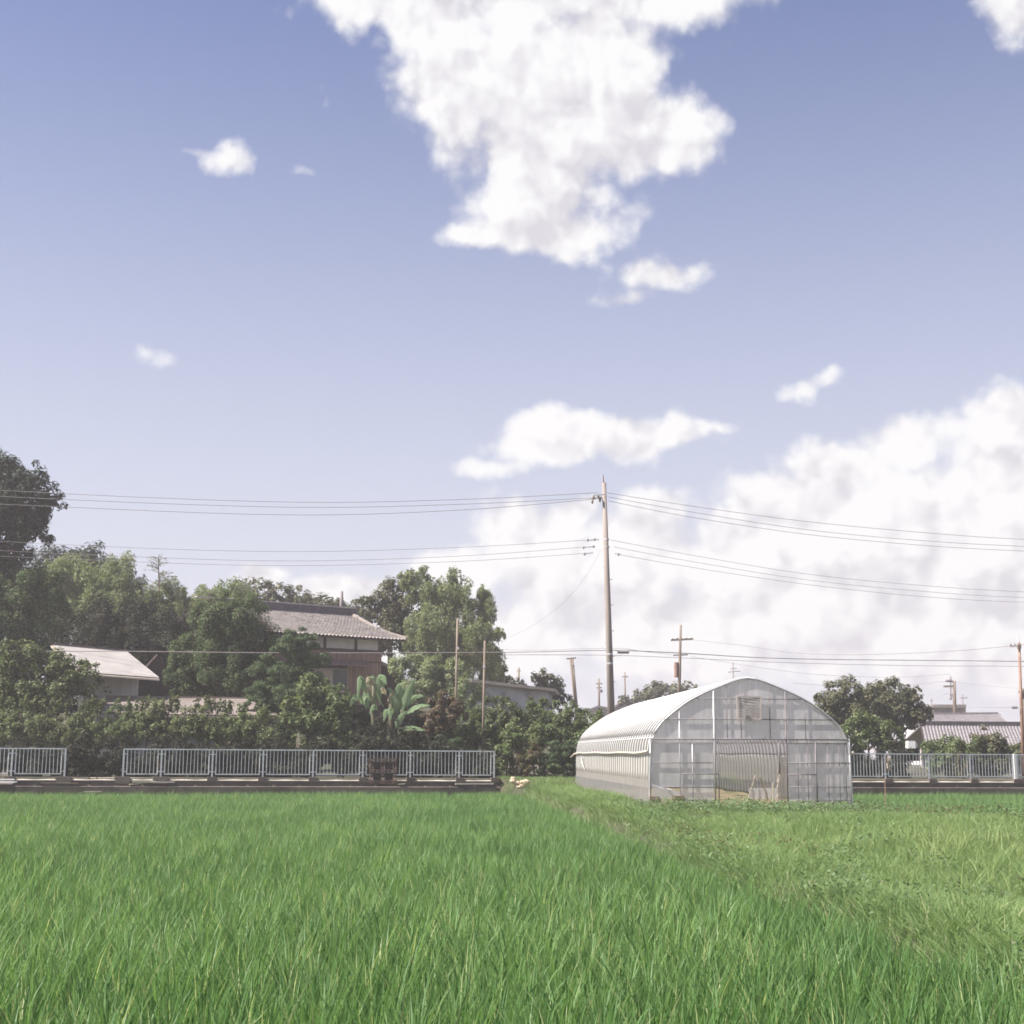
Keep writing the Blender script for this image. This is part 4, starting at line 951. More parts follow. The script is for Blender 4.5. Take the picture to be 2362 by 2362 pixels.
def tree(name, label, cat, blobs, mat, L=.16, Wd=.09, dens=3.2, kind='broad', trunk_r=.16, base=None, group=None, sub=.33, nsub=16, barkm=None, stems=1):
    NSEED[0] += 1; r = random.Random(NSEED[0])
    bs = [blob(*b) for b in blobs]
    cx_ = sum(b[0] * b[3] for b in bs) / sum(b[3] for b in bs); cy_ = sum(b[1] for b in bs) / len(bs)
    if base is not None: cx_ = XY(base, cy_)
    gz = float(ground_z(cx_, cy_))
    t = thing(name, label, cat, (cx_, cy_, gz), group)
    tb = B(); zt = max(b[2] for b in bs); zl = min(b[2] for b in bs)
    for q in range(stems):
        ox = (q - (stems - 1) / 2) * .35 + r.uniform(-.1, .1); fork = Vector((cx_ + ox * 1.4, cy_ + r.uniform(-.2, .2), max(gz + .3, min(zl, gz + (zt - gz) * .5))))
        b0 = Vector((cx_ + ox, cy_, gz - .15))
        tb.tube([b0, b0.lerp(fork, .5) + Vector((r.uniform(-.1, .1), 0, 0)), fork], [trunk_r * 1.15, trunk_r * .9, trunk_r * .72], 8)
    for b in bs:
        e = Vector((b[0], b[1], b[2])); m = fork.lerp(e, .5) + Vector((r.uniform(-.2, .2), r.uniform(-.2, .2), .1 * (e - fork).length))
        tb.tube([fork, m, e], [trunk_r * .6, trunk_r * .38, trunk_r * .12], 6)
        for k in range(4):
            d = Vector((r.uniform(-1, 1) * b[3], r.uniform(-1, 1) * b[4], r.uniform(-.3, 1) * b[5])) * .8
            tb.tube([m.lerp(e, .5 + .12 * k), e + d * .5, e + d], [trunk_r * .22, trunk_r * .12, trunk_r * .04], 5)
    tb.part('trunk', barkm or bark_m, t, True)
    V, Fc = crown(bs, dens, L, Wd, NSEED[0], kind, sub, nsub); TRI[0] += len(Fc)
    part_np('crown', V, Fc, mat, t)
    return t

# --- trees at left, from the back to the front
tree('tall_tree', 'tallest dark tree cut off by the left edge above everything else', 'tree',
     [(300, 1190, 70, 55, 70), (365, 1185, 42, 40, 70), (398, 1215, 34, 26, 70), (345, 1240, 60, 45, 71), (280, 1270, 80, 70, 71), (365, 1275, 42, 30, 70), (330, 1305, 48, 22, 70), (310, 1160, 34, 30, 71), (220, 1230, 80, 80, 72), (270, 1340, 60, 50, 71)],
     tall_m, .20, .12, 2.1, trunk_r=.32, base=290, sub=.30, nsub=22)
tree('evergreen_tree', 'dark domed tree behind the pale bamboo, below the tall tree', 'tree',
     [(470, 1325, 52, 40, 98), (420, 1345, 50, 55, 98), (515, 1350, 40, 36, 98), (370, 1360, 45, 50, 99)], tall_m, .26, .16, 2.2, trunk_r=.25)
tree('bamboo_grove', 'pale green bamboo clump below the dark domed tree at left', 'bamboo',
     [(425, 1355, 42, 42, 84), (470, 1375, 50, 50, 84), (520, 1365, 45, 50, 84), (555, 1400, 36, 45, 84), (440, 1410, 60, 40, 83), (510, 1420, 60, 40, 83)], bamb_m, .26, .075, 2.5, 'bamboo', .07, sub=.36, nsub=20, barkm=culm_m, stems=5)
tree('bamboo_grove', 'lower green bamboo between the spindly tree and the big round tree', 'bamboo',
     [(600, 1395, 40, 35, 85), (640, 1400, 36, 35, 85), (590, 1430, 45, 35, 84), (680, 1385, 40, 25, 88), (720, 1375, 40, 20, 90)], bamb_m, .26, .075, 2.4, 'bamboo', .07, sub=.36, nsub=20, barkm=culm_m, stems=4)
# spindly almost leafless tree
sb_ = thing('spindly_tree', 'thin almost leafless spindly tree against the sky above the bamboo', 'tree', P(592, 1420, 84))
tw = B(); b0 = P(592, 1420, 84); top = P(590, 1312, 84)
tw.tube([b0, b0.lerp(top, .5), top], [.09, .05, .015], 6)
rr_ = random.Random(3); lv = []
for k in range(34):
    q = .45 + .55 * k / 34; p = b0.lerp(top, q); ang = rr_.uniform(0, 6.28); ln = (1.15 - q) * 1.6 + .25
    e = p + Vector((math.cos(ang) * ln, math.sin(ang) * ln * .6, rr_.uniform(.1, .6) * ln))
    tw.tube([p, p.lerp(e, .5) + UP * .05, e], [.022, .016, .008], 4)
    for j in range(5): lv.append(tuple(p.lerp(e, rr_.uniform(.3, 1)) + Vector((rr_.uniform(-.15, .15), rr_.uniform(-.15, .15), rr_.uniform(-.1, .15)))))
tw.part('trunk', wpole_m, sb_)
r_ = np.random.RandomState(5); nn = unit(r_, len(lv)); tt = unit(r_, len(lv)); tt -= nn * (tt * nn).sum(1, keepdims=True); tt /= np.linalg.norm(tt, axis=1, keepdims=True)
V, Fc = leaves(np.array(lv), nn, tt, .16, .07, r_); part_np('crown', V, Fc, bamb_m, sb_)
tree('evergreen_tree', 'dark evergreen mass directly behind the white roofed shed', 'tree',
     [(470, 1450, 60, 50, 79), (540, 1450, 60, 50, 79), (600, 1465, 45, 50, 79), (560, 1500, 60, 40, 78), (450, 1500, 60, 40, 78), (620, 1510, 40, 40, 78)], dark_m, .22, .13, 2.3, trunk_r=.2)
tree('evergreen_tree', 'dark evergreen between the shed and the big rounded tree', 'tree',
     [(590, 1470, 50, 60, 75), (640, 1460, 46, 50, 76), (560, 1440, 50, 50, 76), (600, 1530, 60, 40, 74), (510, 1420, 50, 40, 77)], dark_m, .18, .10, 2.2, trunk_r=.2)
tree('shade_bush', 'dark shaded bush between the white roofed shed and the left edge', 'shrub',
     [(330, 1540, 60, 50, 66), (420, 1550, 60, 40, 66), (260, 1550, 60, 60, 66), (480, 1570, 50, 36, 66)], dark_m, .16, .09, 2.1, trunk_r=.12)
tree('evergreen_tree', 'broad rounded dark evergreen at the left edge under the tall tree', 'tree',
     [(365, 1385, 62, 60, 70), (320, 1370, 55, 50, 70), (385, 1430, 52, 55, 70), (320, 1440, 70, 60, 70), (250, 1420, 70, 70, 71), (370, 1480, 50, 40, 70)], ever_m, .13, .07, 2.5, trunk_r=.25, sub=.26, nsub=30)
tree('broadleaf_tree', 'broad leaved tree in front of the white roofed shed at left', 'tree',
     [(345, 1495, 50, 36, 62.5), (410, 1500, 48, 32, 62.5), (455, 1520, 40, 30, 62.5), (380, 1545, 70, 35, 62), (310, 1530, 50, 50, 62.5), (250, 1520, 60, 60, 63)], hedge_m, .17, .11, 2.0, trunk_r=.14, sub=.28, nsub=22)
tree('evergreen_tree', 'big rounded dark evergreen in the middle left of the farmhouse', 'tree',
     [(722, 1422, 66, 54, 68), (690, 1450, 62, 60, 68), (745, 1470, 52, 66, 68), (655, 1490, 52, 52, 67.5), (705, 1515, 76, 50, 67.5), (635, 1520, 36, 40, 67), (762, 1515, 42, 48, 68), (700, 1555, 80, 36, 67.5)], ever_m, .12, .055, 2.5, 'broad', .24, sub=.24, nsub=34)
tree('cedar_tree', 'layered cedar tree standing right before the tiled farmhouse', 'tree',
     [(832, 1455, 32, 22, 64), (815, 1480, 44, 20, 64), (850, 1490, 36, 20, 64), (795, 1510, 50, 20, 64), (838, 1525, 44, 22, 64), (780, 1545, 42, 22, 63.6), (820, 1560, 50, 26, 63.6), (765, 1570, 30, 18, 63.4)], cedar_m, .15, .035, 3.0, 'cedar', .15, sub=.34, nsub=20)
tree('evergreen_tree', 'row of dim treetops just above the farmhouse ridge', 'tree',
     [(790, 1378, 40, 22, 108), (835, 1385, 36, 20, 108), (875, 1395, 34, 17, 108), (925, 1405, 40, 18, 108), (750, 1375, 40, 24, 108), (840, 1415, 110, 25, 108)], far_m, .30, .18, 1.9, trunk_r=.2)
tree('bamboo_grove', 'tall feathery bamboo grove right of the farmhouse', 'bamboo',
     [(1050, 1385, 36, 36, 88), (1100, 1390, 36, 40, 88), (1018, 1350, 15, 22, 88), (1045, 1347, 12, 18, 88), (1098, 1352, 15, 20, 88), (1150, 1385, 15, 22, 88), (1140, 1415, 32, 36, 88), (1060, 1440, 50, 45, 87), (1115, 1455, 45, 45, 87), (1150, 1470, 30, 40, 87), (1172, 1447, 14, 10, 87), (1080, 1490, 70, 35, 87), (1165, 1500, 20, 40, 87)], bamb_m, .27, .075, 2.6, 'bamboo', .08, sub=.34, nsub=24, barkm=culm_m, stems=6)
tree('broadleaf_tree', 'greyer leafy tree at the left side of the tall bamboo grove', 'tree',
     [(1000, 1385, 40, 36, 90), (970, 1400, 34, 26, 90), (1010, 1425, 44, 40, 90), (985, 1450, 40, 40, 90), (1020, 1355, 22, 20, 90), (945, 1388, 18, 8, 90)], far_m, .22, .13, 2.2, trunk_r=.2, sub=.28, nsub=22)
tree('shrub', 'pale green bush at the foot of the tall bamboo grove', 'shrub',
     [(1015, 1500, 32, 22, 78), (1060, 1505, 36, 22, 78), (1100, 1515, 30, 22, 78), (1040, 1530, 70, 28, 77.5), (1100, 1545, 50, 28, 77.5)], bamb_m, .17, .08, 2.4, trunk_r=.07)
tree('broadleaf_tree', 'dim dark tree behind the white outbuilding at its left end', 'tree',
     [(1165, 1520, 30, 26, 92), (1195, 1535, 26, 16, 92), (1150, 1545, 40, 16, 92)], far_m, .22, .13, 2.2, trunk_r=.12)
tree('broadleaf_tree', 'small round tree at the right end of the white outbuilding', 'tree',
     [(1248, 1523, 20, 16, 90), (1268, 1528, 18, 16, 90), (1262, 1545, 26, 18, 90), (1283, 1555, 16, 14, 90)], far_m, .20, .12, 2.1, trunk_r=.10)
tree('broadleaf_tree', 'hazy far trees behind the brown crossarm pole', 'tree',
     [(1450, 1545, 30, 18, 150), (1490, 1545, 34, 18, 150), (1425, 1553, 26, 14, 150), (1400, 1562, 24, 10, 150), (1530, 1560, 50, 16, 150)], far_m, .45, .28, 2.0, trunk_r=.2)
# --- trees at right
tree('broadleaf_tree', 'bushy brownish green tree just right of the greenhouse roof', 'tree',
     [(1755, 1560, 38, 34, 80), (1790, 1550, 36, 30, 80), (1735, 1585, 30, 28, 80), (1780, 1590, 46, 36, 80), (1725, 1600, 30, 30, 80)], far_m, .20, .11, 2.6, trunk_r=.16, sub=.27, nsub=24)
tree('broadleaf_tree', 'second bushy tree right of the greenhouse, next to the tiled house', 'tree',
     [(1840, 1550, 34, 28, 82), (1870, 1575, 36, 34, 82), (1885, 1548, 16, 20, 82), (1845, 1590, 44, 36, 82), (1900, 1582, 24, 14, 82)], far_m, .20, .11, 2.6, trunk_r=.16, sub=.27, nsub=24)
tree('shrub', 'light leaved bush below the trees right of the greenhouse', 'shrub',
     [(1800, 1600, 32, 20, 70), (1830, 1615, 34, 20, 70), (1780, 1625, 40, 24, 70), (1850, 1635, 30, 20, 70)], vine_m, .16, .10, 2.3, trunk_r=.06)
tree('shrub', 'dark bush filling the railing beside the greenhouse at right', 'shrub',
     [(1800, 1665, 50, 28, 66), (1860, 1668, 40, 26, 66), (1740, 1660, 50, 30, 66)], dark_m, .14, .08, 2.5, trunk_r=.06)
tree('shrub', 'green bush behind the right railing below the tiled roof', 'shrub',
     [(1930, 1645, 34, 20, 69), (1965, 1638, 30, 22, 69), (1950, 1665, 44, 24, 68.5)], vine_m, .15, .09, 2.2, trunk_r=.06)
tree('shrub', 'rounder olive bush behind the right railing nearest the rusty pole', 'shrub',
     [(2005, 1628, 30, 22, 69.5), (2030, 1645, 34, 22, 69.5), (2060, 1652, 26, 20, 69.5), (2010, 1665, 44, 24, 69)], far_m, .15, .09, 2.4, trunk_r=.06)
tree('shrub', 'low pale bush beyond the rusty pole at the right edge', 'shrub',
     [(2110, 1650, 50, 30, 70), (2200, 1640, 60, 40, 71), (2300, 1640, 60, 44, 72)], vine_m, .16, .10, 2.0, trunk_r=.08)
tree('dry_plant', 'clump of dry tan stalks behind the right railing', 'plant',
     [(1972, 1678, 14, 16, 65.5), (1966, 1662, 8, 14, 65.5)], brn_m, .20, .05, 1.6, 'bamboo', .02)

# --- hedge behind the left railing, one shrub after the other
hx = [(335, 1588), (398, 1592), (462, 1594), (530, 1592), (592, 1588), (655, 1590), (712, 1596), (765, 1606)]
hl = ['leafy hedge shrub below the broad leaved tree', 'leafy hedge shrub above the short railing end', 'leafy hedge shrub above the gap in the railing', 'leafy hedge shrub above the left end of the long railing', 'leafy hedge shrub before the middle of the brown shed roof', 'sunlit hedge shrub below the big rounded evergreen', 'hedge shrub before the right half of the brown shed roof', 'hedge shrub hiding part of the grey shed end wall']
for k, (x, y) in enumerate(hx):
    r = random.Random(k)
    bl = [(x + r.uniform(-8, 8), y + r.uniform(-6, 6), 36, 24, 60.8), (x - 22, y + 20, 36, 24, 60.6), (x + 22, y + 22, 36, 24, 60.6)]
    for j in range(8): bl.append((x + r.uniform(-34, 34), y - 18 - r.uniform(0, 12), 4, 12, 60.8))
    tree('hedge_shrub', hl[k], 'shrub', bl, hedge_m if k % 3 else vine_m, .105, .062, 1.7, trunk_r=.035, group='hedge behind the left railing', sub=.3, nsub=18, stems=3)
ux = [(350, 1655), (445, 1655), (535, 1660), (625, 1655), (715, 1655), (800, 1660)]
ul = ['dark low bush behind the short railing', 'dark low bush in the gap between the railings', 'dark low bush behind the first panel of the long railing', 'dark low bush behind the second and third railing panels', 'dark low bush behind the railing below the brown shed', 'dark low bush behind the railing left of the banana plant']
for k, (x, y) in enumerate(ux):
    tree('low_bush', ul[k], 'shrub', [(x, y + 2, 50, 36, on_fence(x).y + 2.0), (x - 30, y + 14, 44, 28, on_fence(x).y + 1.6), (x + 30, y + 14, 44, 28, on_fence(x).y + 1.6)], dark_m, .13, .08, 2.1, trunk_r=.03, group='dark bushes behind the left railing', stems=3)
tree('fruit_tree', 'leafy fruit tree left of the banana plant in front of the farmhouse', 'tree',
     [(860, 1545, 40, 28, 61.6), (895, 1560, 36, 30, 61.6), (835, 1575, 36, 28, 61.6), (815, 1605, 30, 24, 61.4), (875, 1595, 46, 28, 61.4), (900, 1625, 30, 24, 61.2), (840, 1630, 40, 22, 61.2)], vine_m, .15, .095, 1.7, trunk_r=.07, sub=.27, nsub=22)
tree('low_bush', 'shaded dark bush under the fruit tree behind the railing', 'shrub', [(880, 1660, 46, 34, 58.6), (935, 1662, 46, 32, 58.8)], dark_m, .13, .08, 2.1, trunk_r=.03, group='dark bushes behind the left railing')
tree('low_bush', 'shaded dark bush under the banana plant behind the railing', 'shrub', [(985, 1645, 46, 40, 59.2), (1040, 1648, 46, 40, 59.6), (950, 1630, 30, 26, 59.4)], dark_m, .13, .08, 2.1, trunk_r=.03, group='dark bushes behind the left railing')  # bush added where dark shade hides the banana stems
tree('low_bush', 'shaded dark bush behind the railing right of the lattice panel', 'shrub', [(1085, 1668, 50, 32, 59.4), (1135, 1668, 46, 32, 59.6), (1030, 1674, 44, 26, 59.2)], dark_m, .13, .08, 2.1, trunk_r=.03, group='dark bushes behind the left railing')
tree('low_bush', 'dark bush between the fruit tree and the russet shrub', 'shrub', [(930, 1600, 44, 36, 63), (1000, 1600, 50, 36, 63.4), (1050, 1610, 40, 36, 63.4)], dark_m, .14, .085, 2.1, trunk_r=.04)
tree('shrub', 'russet leaved shrub right of the banana plant', 'shrub', [(1075, 1565, 26, 22, 62), (1098, 1580, 28, 24, 62), (1070, 1595, 30, 22, 62)], red_m, .12, .07, 2.4, trunk_r=.05)
tree('shrub', 'small green conifer shrub below the russet shrub', 'shrub', [(1085, 1632, 24, 16, 60.5), (1100, 1640, 22, 16, 60.5), (1085, 1655, 34, 20, 60.5)], cedar_m, .12, .04, 2.8, 'cedar', .04)
kl = [((1130, 1582), 'leafy hedge shrub behind the thin post before the outbuilding'), ((1185, 1580), 'leafy hedge shrub below the middle of the white outbuilding'), ((1240, 1580), 'leafy hedge shrub below the right end of the white outbuilding'), ((1292, 1588), 'leafy hedge shrub next to the tall pole'), ((1330, 1600), 'last leafy hedge shrub touching the greenhouse roof')]
for k, ((x, y), lb) in enumerate(kl):
    r = random.Random(40 + k)
    bl = [(x, y, 34, 20, 63.5), (x - 16, y + 26, 34, 26, 63.2), (x + 18, y + 28, 34, 26, 63.2), (x, y + 55, 40, 30, 63)]
    for j in range(3): bl.append((x + r.uniform(-26, 26), y - 18 - r.uniform(0, 6), 6, 9, 63.5))
    tree('hedge_shrub', lb, 'shrub', bl, vine_m if k != 1 else hedge_m, .11, .07, 1.7, trunk_r=.04, group='hedge right of the banana plant', sub=.3, stems=2)
tree('shrub', 'bright leafy bush at the right end of the long railing', 'shrub', [(1190, 1640, 24, 26, 60.4), (1180, 1665, 22, 24, 60.2), (1200, 1620, 24, 18, 60.6)], vine_m, .15, .10, 2.0, trunk_r=.04)
tree('shrub', 'brownish bush beside the bright leafy bush at the railing end', 'shrub', [(1226, 1650, 22, 22, 60.4), (1220, 1675, 26, 20, 60.2)], brn_m, .12, .07, 2.4, trunk_r=.04)
tree('clipped_bush', 'clipped round dark green bush touching the back of the greenhouse', 'shrub', [(1278, 1648, 30, 26, 60.6), (1290, 1665, 32, 28, 60.6), (1262, 1672, 26, 22, 60.4), (1320, 1660, 30, 30, 61)], cedar_m, .09, .04, 3.0, 'cedar', .05, sub=.22, nsub=34)

# --- banana plant
ban = thing('banana_plant', 'banana plant with large torn green leaves behind the long railing', 'plant', (XY(985, 60.9), 60.9, 1.06))
BY = 60.9
def zb(x, y, dy=0): return P(900 + x / 10.733, 1500 + y / 10.733, BY + dy)
B().tube([Vector((XY(985, BY), BY, 1.0)), zb(960, 1100), zb(950, 700)], [.16, .13, .08], 10).part('stem', bstem_m, ban, True)
B().tube([Vector((XY(992, BY), BY + .3, 1.0)), zb(1120, 1150), zb(1160, 800)], [.13, .10, .06], 10).part('stem', bstem_m, ban, True)
B().tube([Vector((XY(975, BY), BY + .2, 1.0)), zb(640, 1150), zb(600, 700)], [.13, .10, .06], 10).part('stem', bstem_m, ban, True)
def ban_leaf(knots, width, mat, seed, face=(0, -1, .25), stem=None):
    """knots: points along the midrib (detail px, depth offset)"""
    r = random.Random(seed); ps = [zb(*k) for k in knots]; out = []
    n = 14
    for i in range(n + 1):
        q = i / n * (len(ps) - 1); j = min(int(q), len(ps) - 2); t = q - j
        p0 = ps[max(j - 1, 0)]; p1 = ps[j]; p2 = ps[j + 1]; p3 = ps[min(j + 2, len(ps) - 1)]
        out.append(.5 * ((2 * p1) + (p2 - p0) * t + (2 * p0 - 5 * p1 + 4 * p2 - p3) * t * t + (3 * p1 - p0 - 3 * p2 + p3) * t ** 3))
    bld = B(); fv = Vector(face).normalized()
    for sgn in (-1, 1):
        i = 0
        while i < n:
            j = min(n, i + r.choice((2, 3, 4, 5)))
            V = []
            for k in range(i, j + 1):
                q = k / n; d = (out[min(k + 1, n)] - out[max(k - 1, 0)]).normalized()
                s = d.cross(fv).normalized(); nn_ = s.cross(d)
                w = width * .82 * (.10 + .90 * min(1, max(0, (q - .12) / .22))) * (max(0, 1 - q) ** .62 * 1.25 if q > .42 else .5 + .5 * min(1, q / .35)) * .5
                gapf = r.uniform(.72, .95) if k in (i, j) and 0 < k < n else 1
                sl = r.uniform(-.03, .03) if k in (i, j) else 0
                V += [out[k], out[k] + s * sgn * w * .5 * (gapf + r.uniform(-.05, .05)) - nn_ * w * .02 + d * sl, out[k] + s * sgn * w * gapf * r.uniform(.93, 1.03) - nn_ * w * .12 + d * (sl - .04)]
            Fc = []
            for k in range(j - i):
                for c in range(2): Fc.append((k * 3 + c, k * 3 + c + 1, k * 3 + c + 4, k * 3 + c + 3))
            bld.add(V, Fc); i = j
    bld.tube(out, [.022 * (1 - .8 * k / n) for k in range(n + 1)], 5)
    bld.part('leaf', mat, ban)
ban_leaf([(560, 760, .1), (470, 420, 0), (395, 230, -.1), (365, 400, -.3), (345, 640, -.4)], .42, banana_m, 1)
ban_leaf([(620, 800, 0), (590, 480, 0), (560, 230, -.1), (500, 330, -.35)], .55, bandry_m, 2)
ban_leaf([(560, 800, .15), (545, 600, 0), (600, 260, .1), (690, 220, .2)], .72, banana_m, 3)
ban_leaf([(760, 720, 0), (740, 420, 0), (790, 200, -.1), (880, 360, -.3)], .62, banana_m, 4)
ban_leaf([(820, 760, .3), (700, 480, .2), (640, 330, 0), (620, 600, -.2)], .34, bandry_m, 5)
ban_leaf([(1000, 900, 0), (1060, 650, 0), (1120, 380, -.05), (1150, 350, -.15)], .62, banana_m, 6)
ban_leaf([(1080, 900, .2), (1130, 680, .1), (1200, 380, .1)], .55, banana_m, 7)
ban_leaf([(1150, 900, -.1), (1240, 640, -.1), (1320, 400, -.15), (1390, 250, -.2)], .56, banana_m, 8)
ban_leaf([(1150, 950, 0), (1330, 800, -.1), (1500, 740, -.2), (1690, 730, -.3)], .50, banana_m, 9, (0, -1, .9))
ban_leaf([(1020, 1180, -.2), (1090, 1040, -.25), (1180, 900, -.3), (1260, 830, -.3)], .46, banana_m, 10)
ban_leaf([(1100, 1150, -.2), (1260, 1150, -.3), (1430, 1160, -.35), (1600, 1190, -.4)], .50, banana_m, 11, (0, -1, .7))
ban_leaf([(900, 800, -.2), (860, 870, -.3), (825, 1030, -.4)], .36, banana_m, 12)
ban_leaf([(560, 700, .1), (500, 620, -.2), (505, 800, -.3)], .45, banana_m, 13)
ban_leaf([(350, 560, .3), (260, 640, .2), (200, 760, .1)], .40, banana_m, 14)
ban_leaf([(880, 560, .1), (800, 430, -.2), (770, 480, -.3)], .30, bandry_m, 15)
ban_leaf([(1070, 1430, -.4), (1130, 1490, -.5), (1210, 1550, -.55)], .36, bandry_m, 16, (0, -1, .8))
ban_leaf([(880, 700, .1), (960, 560, 0), (1000, 450, -.1)], .26, bandry_m, 17)

ban_leaf([(640, 780, .1), (660, 560, .1), (700, 330, .15), (760, 190, .2)], .50, banana_m, 18)
ban_leaf([(1060, 880, .25), (1010, 660, .2), (960, 480, .1), (900, 400, 0)], .46, banana_m, 19)
ban_leaf([(520, 780, .2), (440, 640, .1), (330, 560, -.05), (240, 560, -.2)], .40, banana_m, 20)
ban_leaf([(1180, 860, .2), (1330, 640, .15), (1440, 560, .1), (1560, 560, 0)], .44, banana_m, 21)
ban_leaf([(700, 820, -.15), (640, 760, -.3), (560, 900, -.45)], .38, banana_m, 22)
ban_leaf([(1000, 900, -.2), (940, 820, -.4), (960, 1000, -.5)], .40, banana_m, 23)

# ------------------------------------------------------------------ small things on and near the wall
def wp(px, py, off):  # a point standing `off` metres in front of the fence line
    d = ray(px, py); k = d.x / d.y; y = (57.9 - off) / (1 - FS * k); return P(px, py, y)
lat = thing('lattice_panel', 'brown lattice panel with four dark square fields leaning on the railing', 'panel', wp(976, 1703, .55))
a = wp(951, 1703, .55); b = wp(1001, 1659, .40); Wl = (b - a).x; Hl = b.z - a.z; dd = FD
def lp(u, v, o=0): return a + dd * (Wl * u / dd.x) + UP * (Hl * v) + FN * (o - .15 * v)
for u in (.09, .5, .91):
    for du in (-.045, .045): B().bar(lp(u + du, 0), lp(u + du, 1), .05, .045).part('upright', latt_m, lat)
for v in (.08, .5, .92):
    for dv in (-.05, .05): B().bar(lp(0, v + dv, .04), lp(1, v + dv, .04), .045, .05).part('cross_bar', latt_m, lat)
for u in (.295, .705):
    for v in (.29, .71): B().prism([lp(u - .14, v - .16, -.03), lp(u + .14, v - .16, -.03), lp(u + .14, v + .16, -.03), lp(u - .14, v + .16, -.03)], FN * .02).part('field', black_m, lat)
for u in (.09, .5, .91):
    for v in (.08, .5, .92): B().box(lp(u, v, .08), (.16, .05, .13), (FD, FN, UP)).part('boss', latt_m, lat)
def plank(p0, p1, off, mat, label, w=.16, h=.04, off2=None):
    B().bar(wp(*p0, off), wp(*p1, off if off2 is None else off2), w, h).solo('plank', mat, label, 'plank')
plank((290, 1695.2), (343, 1695.2), .62, white_m, 'upper white board lying on the wall ledge at the left edge')
plank((285, 1699.5), (347, 1699.5), .72, white_m, 'lower white board with a stepped end at the left edge', .14, .06)
plank((285, 1702.5), (340, 1702.5), .84, pale_m, 'dull board under the two white boards at the left edge', .18, .04)
plank((388, 1701.0), (452, 1702.0), .82, block_m, 'brown plank on the channel lip below the short railing')
plank((540, 1704.0), (585, 1698.5), .84, bam_m, 'tan plank slanting across the channel below the long railing', .14, .035, .6)
plank((545, 1699.5), (618, 1700.0), .80, pale_m, 'pale plank lying on the channel below the first panels', .16, .04)
plank((1100, 1703.0), (1165, 1702.5), .84, pale_m, 'pale plank at the right end of the channel wall', .18, .05)
plank((1002, 1703.5), (1014, 1702.3), .86, bam_m, 'short scrap of wood beside the lattice panel', .10, .03)
plank((462, 1716.5), (492, 1716.0), 1.25, bam_m, 'thin yellowish plank just above the rice below the railing gap', .10, .04)
hg = thing('step_handle', 'small dark iron step handle on the coping in the railing gap', 'handle', wp(478, 1693, .40))
for q in (471.5, 484.5): B().bar(wp(q, 1694.5, .38), wp(q, 1685.5, .38), .03, .05).part('leg', dwood_m, hg)
B().bar(wp(471, 1685.5, .38), wp(485, 1685.5, .38), .03, .05).part('grip', dwood_m, hg)
# rubble heap
rub = thing('rubble_heap', 'heap of pale yellowish rubble stones on the bank beside the hedge', 'rubble', G(1210, 1706, .95))
rs = random.Random(9)
def stone(c, s, m, parent):
    V = []; Fc = []
    n1_, n2_ = 6, 4
    ph = [rs.uniform(.75, 1.2) for _ in range(n1_ * n2_)]
    for j in range(n2_):
        th = math.pi * (j + .5) / n2_
        for i in range(n1_):
            f_ = 2 * math.pi * i / n1_; k = ph[j * n1_ + i]
            V.append(Vector(c) + Vector((math.sin(th) * math.cos(f_) * s[0], math.sin(th) * math.sin(f_) * s[1], math.cos(th) * s[2])) * k)
    for j in range(n2_ - 1):
        for i in range(n1_): Fc.append((j * n1_ + i, j * n1_ + (i + 1) % n1_, (j + 1) * n1_ + (i + 1) % n1_, (j + 1) * n1_ + i))
    Fc.append(tuple(range(n1_))); Fc.append(tuple((n2_ - 1) * n1_ + i for i in range(n1_))[::-1])
    B().add(V, Fc).part('stone', m, parent)
for (x, y, s) in ((1198.5, 1693.5, .11), (1199, 1698, .15), (1206, 1701, .16), (1214, 1700, .13), (1221, 1700, .18), (1214, 1706, .18), (1222, 1705, .15), (1228, 1708, .12), (1208, 1707, .13)):
    stone(P(x, y, 55.2), (s * .95, s * .8, s * .62), stone_m, rub)
# white box on a dark tank behind the right railing
wt_ = thing('water_tank', 'dark brown tank behind the right railing under a white cloth', 'tank', P(1885, 1660, 66.5))
B().box(P(1886, 1652, 66.5), (.50, .5, .62)).part('body', dwood_m, wt_); B().box(P(1886, 1643, 66.5), (.54, .54, .05)).part('lid', dwood_m, wt_)
V = B(); c0 = P(1877, 1629, 66.2); c1 = P(1889, 1629, 66.2); c2 = P(1890, 1642, 66.2); c3 = P(1876.5, 1642, 66.2)
V.prism([c0, c1, c2, c3], (0, .4, 0)); V.prism([P(1889, 1630, 66.4), P(1892.5, 1635, 66.4), P(1893, 1641, 66.4), P(1890, 1641, 66.4)], (0, .25, 0))
V.solo('white_cloth_bundle', white_m, 'bright white cloth bundle above the right railing', 'cloth')
# cloth hanging on the railing post
cl = B(); pts = []
for i in range(9):
    q = i / 8; cx_ = 1841 + 1.0 * math.sin(q * 3) + 6 * max(0, q - .55); w = (3.2 * (1 - .35 * q)) 
    for j in range(5): pts.append(wp(cx_ + w * (j / 4 - .5) * 2, 1657.5 + 22 * q, .16 + .03 * math.sin(j * 2.3 + i)))
cl.add(pts, [tuple(f_) for f_ in grid_faces(9, 5).tolist()])
cl.add([p + FN * .025 for p in pts], [tuple(f_) for f_ in grid_faces(9, 5).tolist()])
cl.solo('hanging_cloth', tan_m, 'tan work cloth hanging from a post of the right railing', 'cloth')
B().box(on_fence(2061) + FN * .02 + UP * 1.66, (.13, .10, 1.12), (FD, FN, UP)).solo('white_post', white_m, 'thick white post between the two right hand railings', 'post')

